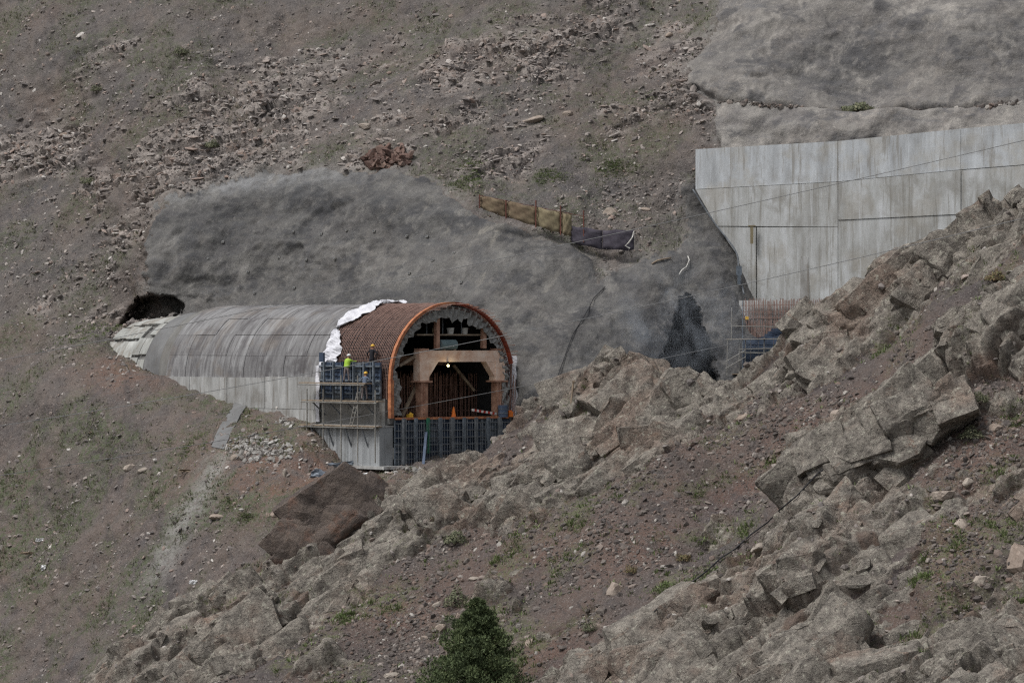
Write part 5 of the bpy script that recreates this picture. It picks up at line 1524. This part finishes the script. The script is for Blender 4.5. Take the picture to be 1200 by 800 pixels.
for k, (px, py, tr, w_, h_, m, lab) in enumerate([
 (212,63,'H',20,8,'bush','dark bush on the upper slope above the pale ledges'), (112,107,'H',16,7,'bush','small dark bush on the dark upper slope'), (105,215,'H',22,8,'bush','low bush below the ledges near the hillside edge'), (248,172,'H',22,9,'bush','dark bush under the pale broken ledges'),
 (1004,129,'H',46,9,'bush','dark flat bush growing on the ledge above retaining wall'), (1168,327,'R',30,12,'drybush','brown and green bush on the scree by the upper spur'), (1150,470,'R',26,12,'bush','grey green bush on red soil of the upper spur'),
 (738,670,'R',18,9,'drybush','dry brown tuft bush on the scree slope'), (800,655,'R',20,9,'drybush','dry bush beside the black pipe'), (457,610,'R',16,8,'drybush','brown dry bush at the foot of the ridge'), (535,634,'R',34,14,'bush','thin grey green shrub below the ridge outcrop'), (535,708,'R',36,22,'bush','thin grey shrub just behind the conifer'),
 (1140,512,'R',34,14,'bush','pale green bush on soil right of overhang'), (828,775,'R',26,16,'bush','green bush in the hollow of lower spur'), (1195,745,'R',26,14,'bush','green bush at the edge of red gully'), (690,738,'R',22,12,'bush','green tuft bush beside the lower scree rocks')]):
    shrub(px, py, HILL if tr == 'H' else RIDGE, w_, h_, M[m], lab, seed=k)

# ------------------------------------------------------------------ conifer
def conifer():
    bx_, by_ = P(557, 800, 291).x, 291 * K
    j = np.argmin((Vf[:, 0] - bx_) ** 2 + (Vf[:, 1] - by_) ** 2); bz = float(Vf[j, 2])
    topz = (400 - 697) * by_ / F; Ht = topz - bz
    root = empty('conifer_tree', (bx_, by_, bz - .15)); tag(root, 'dense dark green conifer growing at the foot of the scree', 'tree')
    print('conifer height', Ht)
    g = G(); g.tube((0, 0, 0), (.08, 0, Ht * .55), .17, 8, .09); g.tube((.08, 0, Ht * .55), (.2, 0, Ht * .97), .09, 6, .02)
    r_ = np.random.default_rng(77)
    Vs, rn, Ns_ = [], [], []
    nb = 150
    for k in range(nb):
        t = (k + .5) / nb
        z = Ht * (.10 + .88 * t)
        fr_ = (Ht - z) / Ht
        half = .05 + .80 * (Ht - z) ** .87
        half *= r_.uniform(.62, 1.12)
        a = k * 2.399 + r_.uniform(-.3, .3)
        L_ = half
        tip = np.array([math.cos(a) * L_ + .15 * t, math.sin(a) * L_, z + L_ * .22 - .12])
        org = np.array([.15 * t, 0, z - .25 * L_])
        if k % 2 == 0: g.tube(org, tuple(org + (tip - org) * .85), .05 * (1 - t) + .012, 5, .008)
        # clumps along the limb
        for cidx in range(5):
            f = .35 + .65 * (cidx + .5) / 5
            cc = org + (tip - org) * f + r_.normal(size=3) * .10
            cr = (.16 + .42 * (1 - t)) * r_.uniform(.7, 1.15) * (1.15 - .35 * f)
            m_ = 85
            d = r_.normal(size=(m_, 3)); d /= np.linalg.norm(d, axis=1)[:, None]
            C = cc + d * (cr * r_.uniform(.35, 1.0, (m_, 1)) ** .5) * np.array([1, 1, .8])
            up = d * .8 + np.array([0, 0, .7]) + r_.normal(size=(m_, 3)) * .35; up /= np.linalg.norm(up, axis=1)[:, None]
            sd_ = np.cross(up, r_.normal(size=(m_, 3))); sd_ /= np.linalg.norm(sd_, axis=1)[:, None]
            ln_ = r_.uniform(.07, .15, (m_, 1)); wd_ = ln_ * .28
            Vs.append(np.stack([C - sd_ * wd_, C + sd_ * wd_, C + up * ln_ + sd_ * wd_ * .3, C + up * ln_ - sd_ * wd_ * .3], 1).reshape(-1, 3))
            shade = np.clip(r_.random() * .45 + r_.random(m_) * .5, 0, 1)
            rn.append(np.repeat(shade, 4))
    V_ = np.concatenate(Vs); me = np_mesh('crown', V_, np.arange(len(V_)).reshape(-1, 4), False); fattr(me, 'rnd', np.concatenate(rn))
    link('crown', me, root, M['conifer'])
    link('trunk', g.mesh('trunk'), root, M['bark'])
conifer()

# ------------------------------------------------------------------ workers
M['skin'] = simple('skin', (172, 128, 104), (150, 108, 88), 5, .6)
M['hivis'] = simple('lime_vest', (168, 204, 72), (138, 172, 56), 5, .7)
M['greytrouser'] = simple('grey_trousers', (128, 118, 116), (98, 90, 90), 5, .9)
M['blackcloth'] = simple('black_workwear', (44, 44, 50), (30, 30, 34), 5, .9)
M['bluecloth'] = simple('blue_grey_shirt', (110, 122, 140), (84, 94, 112), 5, .9)
M['boots'] = simple('dark_boots', (50, 44, 40), (34, 30, 28), 5, .8)
def person(loc, rz, jac, tro, helm, lab, pose, vest=None):
    root = empty('person', loc, rz); tag(root, lab, 'person')
    lean = pose.get('lean', 0.0); knee = pose.get('knee', 0.0)
    J = {}
    def tl(y, z):  # lean the trunk forward about the hip
        a = lean; return (y * math.cos(a) + (z - .93) * math.sin(a), .93 + (z - .93) * math.cos(a) - y * math.sin(a))
    hy, hz = 0, .93 - knee * .12
    def tp(x, y, z):
        yy, z2 = tl(y, z); return (x, yy, z2 - knee * .12)
    vs = [tp(0, 0, .95), tp(0, 0, 1.12), tp(0, .01, 1.32), tp(0, .01, 1.45), tp(0, .02, 1.53), tp(0, .04, 1.62), tp(0, .04, 1.71)]
    rad = [(.16, .12), (.15, .11), (.18, .12), (.12, .09), (.055, .055), (.085, .10), (.075, .09)]
    ed = [(k, k + 1) for k in range(6)]
    def add(p, r_, parent):
        vs.append(p); rad.append((r_, r_)); ed.append((parent, len(vs) - 1)); return len(vs) - 1
    for sgn, side in ((-1, 'l'), (1, 'r')):
        arm = pose['arm_' + side]
        sh = tp(sgn * .2, .01, 1.42)
        a = add(sh, .062, 3)
        el = (sh[0] + arm[0][0], sh[1] + arm[0][1], sh[2] + arm[0][2]); b_ = add(el, .047, a)
        wr = (el[0] + arm[1][0], el[1] + arm[1][1], el[2] + arm[1][2]); c = add(wr, .032, b_)
        dv = Vector(arm[1]).normalized(); pl = Vector(wr) + dv * .06; pm_ = add(tuple(pl), .034, c)
        sv = dv.orthogonal().normalized()
        for fi, off in enumerate((-.03, -.01, .01, .03)):
            q = add(tuple(pl + dv * .05 + sv * off), .010, pm_)
            add(tuple(pl + dv * (.09 + .01 * (fi in (1, 2))) + sv * off + Vector((0, 0, -.012))), .008, q)
        q = add(tuple(pl + dv * .0 - sv * .05), .011, pm_); add(tuple(pl + dv * .035 - sv * .065), .009, q)
        st = pose.get('step', .1) * sgn
        h = add((sgn * .095, 0, .90 - knee * .12), .095, 0)
        k_ = add((sgn * .12, knee * .22 + st * .5, .50 - knee * .05), .062, h)
        an = add((sgn * .13, st - .03, .09), .045, k_)
        add((sgn * .14, st + .13, .04), .04, an)
    me = bpy.data.meshes.new('body_base'); me.from_pydata(vs, ed, []); me.update()
    tmp = bpy.data.objects.new('body_base', me); COL.objects.link(tmp)
    md = tmp.modifiers.new('skin', 'SKIN'); md.use_smooth_shade = True
    sk = me.skin_vertices[0].data
    for k, (a, b_) in enumerate(rad): sk[k].radius = (a, b_); sk[k].use_root = (k == 0)
    sb = tmp.modifiers.new('sub', 'SUBSURF'); sb.levels = 1; sb.render_levels = 1
    dg = bpy.context.evaluated_depsgraph_get(); dg.update()
    bme = bpy.data.meshes.new_from_object(tmp.evaluated_get(dg)); bme.name = 'body'
    bpy.data.objects.remove(tmp)
    for m_ in (jac, tro, M['skin'], M['boots']): bme.materials.append(m_)
    V_ = np.array([v.co[:] for v in bme.vertices])
    hd = np.array(vs[4]); wl = vs[9 - 2 + 2]  # hand points found below
    hands = [np.array(vs[i_]) for i_ in range(len(vs)) if rad[i_][0] == .034]
    for p_ in bme.polygons:
        c = V_[list(p_.vertices)].mean(0); mi_ = 0
        if c[2] < .12: mi_ = 3
        elif c[2] < .93 - knee * .12 and min(np.linalg.norm(c - h_) for h_ in hands) > .3: mi_ = 1
        if np.linalg.norm(c - np.array(vs[5])) < .2 and c[2] > hd[2] - .0: mi_ = 2
        if min(np.linalg.norm(c - h_) for h_ in hands) < .1: mi_ = 2
        p_.material_index = mi_; p_.use_smooth = True
    link('body', bme, root)
    hc = Vector(vs[6]) + Vector((0, 0, .0))
    # face details
    face = Vector(vs[5]); g = G()
    g.add([face + Vector((-.015, .10, -.02)), face + Vector((.015, .10, -.02)), face + Vector((0, .125, -.025)), face + Vector((0, .10, .03))], [(0, 1, 2), (0, 2, 3), (1, 3, 2)])
    link('nose', g.mesh('nose'), root, M['skin'])
    for sgn in (-1, 1):
        link('eye', G().box(tuple(face + Vector((sgn * .035 - .012, .088, .012))), tuple(face + Vector((sgn * .035 + .012, .098, .026)))).mesh('eye'), root, M['black'])
        link('ear', G().box(tuple(face + Vector((sgn * .088 - .01, -.02, -.03))), tuple(face + Vector((sgn * .088 + .01, .02, .03)))).mesh('ear'), root, M['skin'])
    link('mouth', G().box(tuple(face + Vector((-.025, .088, -.058))), tuple(face + Vector((.025, .096, -.048)))).mesh('mouth'), root, M['shaded_red'])
    g = G(); rows = []
    for i in range(7):
        t = i / 6 * math.pi / 2
        rows.append([hc + Vector((.125 * math.cos(t) * math.cos(a), .145 * math.cos(t) * math.sin(a), -.02 + .135 * math.sin(t))) for a in np.linspace(0, 2 * math.pi, 17)])
    g.sheet(rows, .008)
    hm = link('helmet', g.mesh('helmet'), root, helm)
    for p_ in hm.data.polygons: p_.use_smooth = True
    link('brim', G().prism([hc + Vector((-.11, .10, -.02)), hc + Vector((.11, .10, -.02)), hc + Vector((.07, .20, -.03)), hc + Vector((-.07, .20, -.03))], (0, 0, .015)).mesh('brim'), hm, helm)
    if vest:
        g = G(); rows = []
        for z, rx, ry in ((.98, .20, .155), (1.1, .195, .15), (1.22, .205, .155), (1.34, .22, .16), (1.44, .2, .14), (1.48, .12, .10)):
            rows.append([Vector(tp(rx * math.cos(a), .01 + ry * math.sin(a), z)) for a in np.linspace(0, 2 * math.pi, 17)])
        g.sheet(rows, .01)
        link('vest', g.mesh('vest'), root, vest)
    return root
M['helm_white'] = simple('white_helmet', (226, 226, 224), (206, 206, 204), 4, .4)
M['helm_yellow'] = simple('yellow_helmet', (226, 184, 78), (204, 160, 60), 4, .4)
person(T(-1.25, 4.5, 2.97), PHI - math.radians(75), M['hivis'], M['greytrouser'], M['helm_white'], 'worker in lime vest and white helmet leaning over top of navy formwork',
       dict(lean=.25, arm_l=((-.1, .2, -.16), (.02, .25, .05)), arm_r=((.12, .2, -.12), (.0, .26, .06)), step=.1), M['hivis'])
person(T(-.2, 2.35, 3.75), PHI - math.radians(70), M['blackcloth'], M['blackcloth'], M['helm_yellow'], 'worker in black clothes and yellow helmet standing on top of navy formwork',
       dict(lean=.12, arm_l=((-.2, .02, -.2), (-.04, .18, -.14)), arm_r=((.2, .0, -.2), (.05, .2, -.12)), step=.14))
person(T(-1.3, 1.85, 1.47), PHI - math.radians(60), M['bluecloth'], M['greytrouser'], M['helm_yellow'], 'worker in blue grey shirt and yellow helmet standing behind the upper scaffold plank',
       dict(lean=.2, arm_l=((-.16, .08, -.22), (.05, .24, .0)), arm_r=((.16, .06, -.22), (-.02, .25, -.02)), step=.12))

# ------------------------------------------------------------------ chute, heaps, litter
q = []
for (px, py) in ((283, 472), (276, 484), (268, 497), (261, 510), (255, 524)):
    a, _ = onp(px - 9, py, HILL, .06); c, _ = onp(px + 7, py + 1, HILL, .06); q.append([a, a.lerp(c, .33) + Vector((0, -.04, .0)), a.lerp(c, .66), c])
G().sheet(q, .12).thing('concrete_chute', M['collar'], tuple(q[-1][1]), 'narrow strip of grey spilled concrete down the soil below plinth wall', 'concrete strip', frame='W')
def heap(name, spots_, n, size, m, lab, T_, elong=1.6, flat=(.3, .8), tilt=.6):
    w = sum(np.exp(-((T_['px'] - a) / b_) ** 2 - ((T_['py'] - c) / d_) ** 2) for a, c, b_, d_ in spots_)
    w = np.where(w > .25, w, 0)
    k_ = pick(T_, w, n)
    return stones(name, T_['V'][k_], T_['N'][k_], psize(n, *size, 2.4), m, flat=flat, elong=elong, tilt=tilt, sink=.2, label=lab, cat='rubble')
M['redrubble'] = mat_stone('red_brown_rubble', [(.0, (84, 66, 60)), (.5, (106, 84, 76)), (1.0, (128, 108, 98))])
M['palerubble'] = mat_stone('pale_rubble', [(.0, (110, 106, 102)), (.5, (142, 139, 134)), (1.0, (176, 174, 170))])
heap('red_rubble', ((455, 187, 24, 8),), 420, (.12, .45), M['redrubble'], 'heap of red brown broken rock at top of the shotcrete', HILL, elong=2.4)
heap('pale_rubble', ((478, 558, 20, 9), (306, 528, 34, 15), (335, 497, 10, 6)), 520, (.07, .26), M['palerubble'], 'pale broken concrete rubble below the foundation', HILL)
heap('ledge_soil', tuple((x, 129 + 2 * math.sin(x * .05), 22, 2.2) for x in range(860, 1200, 40)), 700, (.06, .22), M['stones_front'], 'dark soil and stones on the ledge between two shotcrete faces', HILL)
heap('cave_rubble', ((175, 378, 26, 5), (140, 392, 14, 6)), 260, (.1, .36), M['stones_back'], 'broken stones piled on the old lining below the hollow', HILL)
def scrap(px, py, T_, w, h, m, lab, cat='litter', seed=0):
    p, ix = onp(px, py, T_, .12); r_ = np.random.default_rng(300 + seed); sc = p.y / F
    rows = []
    for i in range(5):
        rows.append([p + Vector(((j / 5 - .5) * w * sc + r_.normal() * .04 * w * sc, -.05 + r_.normal() * .06, (.5 - i / 4) * h * sc * (1 - .5 * abs(j / 5 - .4)) + r_.normal() * .06 * h * sc)) for j in range(6)])
    G().sheet(rows, .02).thing('plastic_scrap', m, tuple(p), lab, cat, 'scraps on the slopes', frame='W')
scrap(432, 557, HILL, 16, 6, M['litter'], 'white plastic sheet scrap on the soil under the front formwork', seed=1)
scrap(376, 556, HILL, 22, 10, M['tarp'], 'crumpled grey blue plastic heap by the brown slab rock', seed=2); scrap(398, 547, HILL, 26, 7, M['tarp'], 'grey blue plastic lying along the foot of foundation', seed=3); scrap(415, 545, HILL, 26, 5, M['navy_light'], 'dark blue sheet lying at the foot of foundation', seed=4)
scrap(440, 543, HILL, 9, 3, M['cone'], 'orange scrap lying at foot of foundation', seed=5)
scrap(52, 664, HILL, 5, 7, M['litter'], 'small white scrap on the lower grassy slope', seed=6); scrap(48, 632, HILL, 9, 4, M['litter'], 'white crumpled scrap above a pale stick on the slope', seed=7); scrap(227, 682, HILL, 9, 5, M['litter'], 'white scrap beside the ridge foot', seed=8)
scrap(218, 552, HILL, 18, 3, M['timber'], 'pale bent plank on the slope below the chute', seed=9); scrap(33, 648, HILL, 18, 3, M['timber'], 'pale bent stick on the lower slope', seed=10); scrap(354, 474, HILL, 2, 2, M['yellow'], 'tiny yellow scrap', seed=11) if False else None
p, _ = onp(668, 470, RIDGE); q = P(672, 447, p.y / K + .1)
r = troot('survey_post', tuple(p), 'short leaning timber post planted on the ridge outcrop', 'post', frame='W')
gpart(G().tube(tuple(p + Vector((0, 0, -.3))), tuple(q), .07, 6, .06), 'post_shaft', M['timber'], r)
gpart(G().box(tuple(q + Vector((-.09, -.09, -.02))), tuple(q + Vector((.09, .09, .05)))), 'cap', M['timber'], r)
for k, (px, py) in enumerate(((262, 282), (243, 302), (343, 272), (376, 273), (406, 270), (438, 271), (326, 302), (359, 304), (392, 303), (475, 277), (499, 277), (532, 295), (290, 318), (345, 337), (298, 343), (506, 305), (540, 330), (480, 320))):
    p, ix = onp(px, py, HILL, .06)
    nrm = Vector(HILL['N'][ix].tolist())
    root = empty('rock_anchor', p); tag(root, 'small rock anchor plate set in the wide shotcrete slope', 'anchor', 'rock anchors in the shotcrete')
    root.rotation_euler = nrm.to_track_quat('Z', 'Y').to_euler()
    link('plate', G().box((-.09, -.09, -.06), (.09, .09, .03)).mesh('plate'), root, M['sidewall']); link('nut', G().tube((0, 0, .03), (0, 0, .10), .035, 6).mesh('nut'), root, M['grey_steel'])

# ------------------------------------------------------------------ smoke drifting out of the second heading
def smoke():
    bm = bmesh.new(); bmesh.ops.create_icosphere(bm, subdivisions=3, radius=1.0)
    me = bpy.data.meshes.new('smoke'); bm.to_mesh(me); bm.free()
    b = MB('blasting_smoke'); b.t.nodes.remove(b.b)
    vol = b.n('ShaderNodeVolumePrincipled'); vol.inputs['Color'].default_value = lin((214, 222, 232)); vol.inputs['Anisotropy'].default_value = .1
    tc = b.n('ShaderNodeTexCoord')
    ln_ = b.n('ShaderNodeVectorMath'); ln_.operation = 'LENGTH'; b.l(tc.outputs['Object'], ln_.inputs[0])
    fall = b.fr(ln_.outputs['Value'], 1.0, .35)
    n = b.noise(.42, 5, .62, b.pos(0, (1, .6, .8)), dist=.8)
    d = b.math('MULTIPLY', b.math('MULTIPLY', b.fr(n, .45, .62), fall), .105)
    b.l(d, vol.inputs['Density']); b.l(vol.outputs[0], b.o.inputs['Volume'])
    o = link('smoke', me, None, b.m)
    o.location = P(800, 376, 361); o.scale = (6.2, 3.2, 4.6)
    tag(o, 'thin bluish smoke drifting around the dark cave mouth', 'smoke', kind='stuff')
smoke()
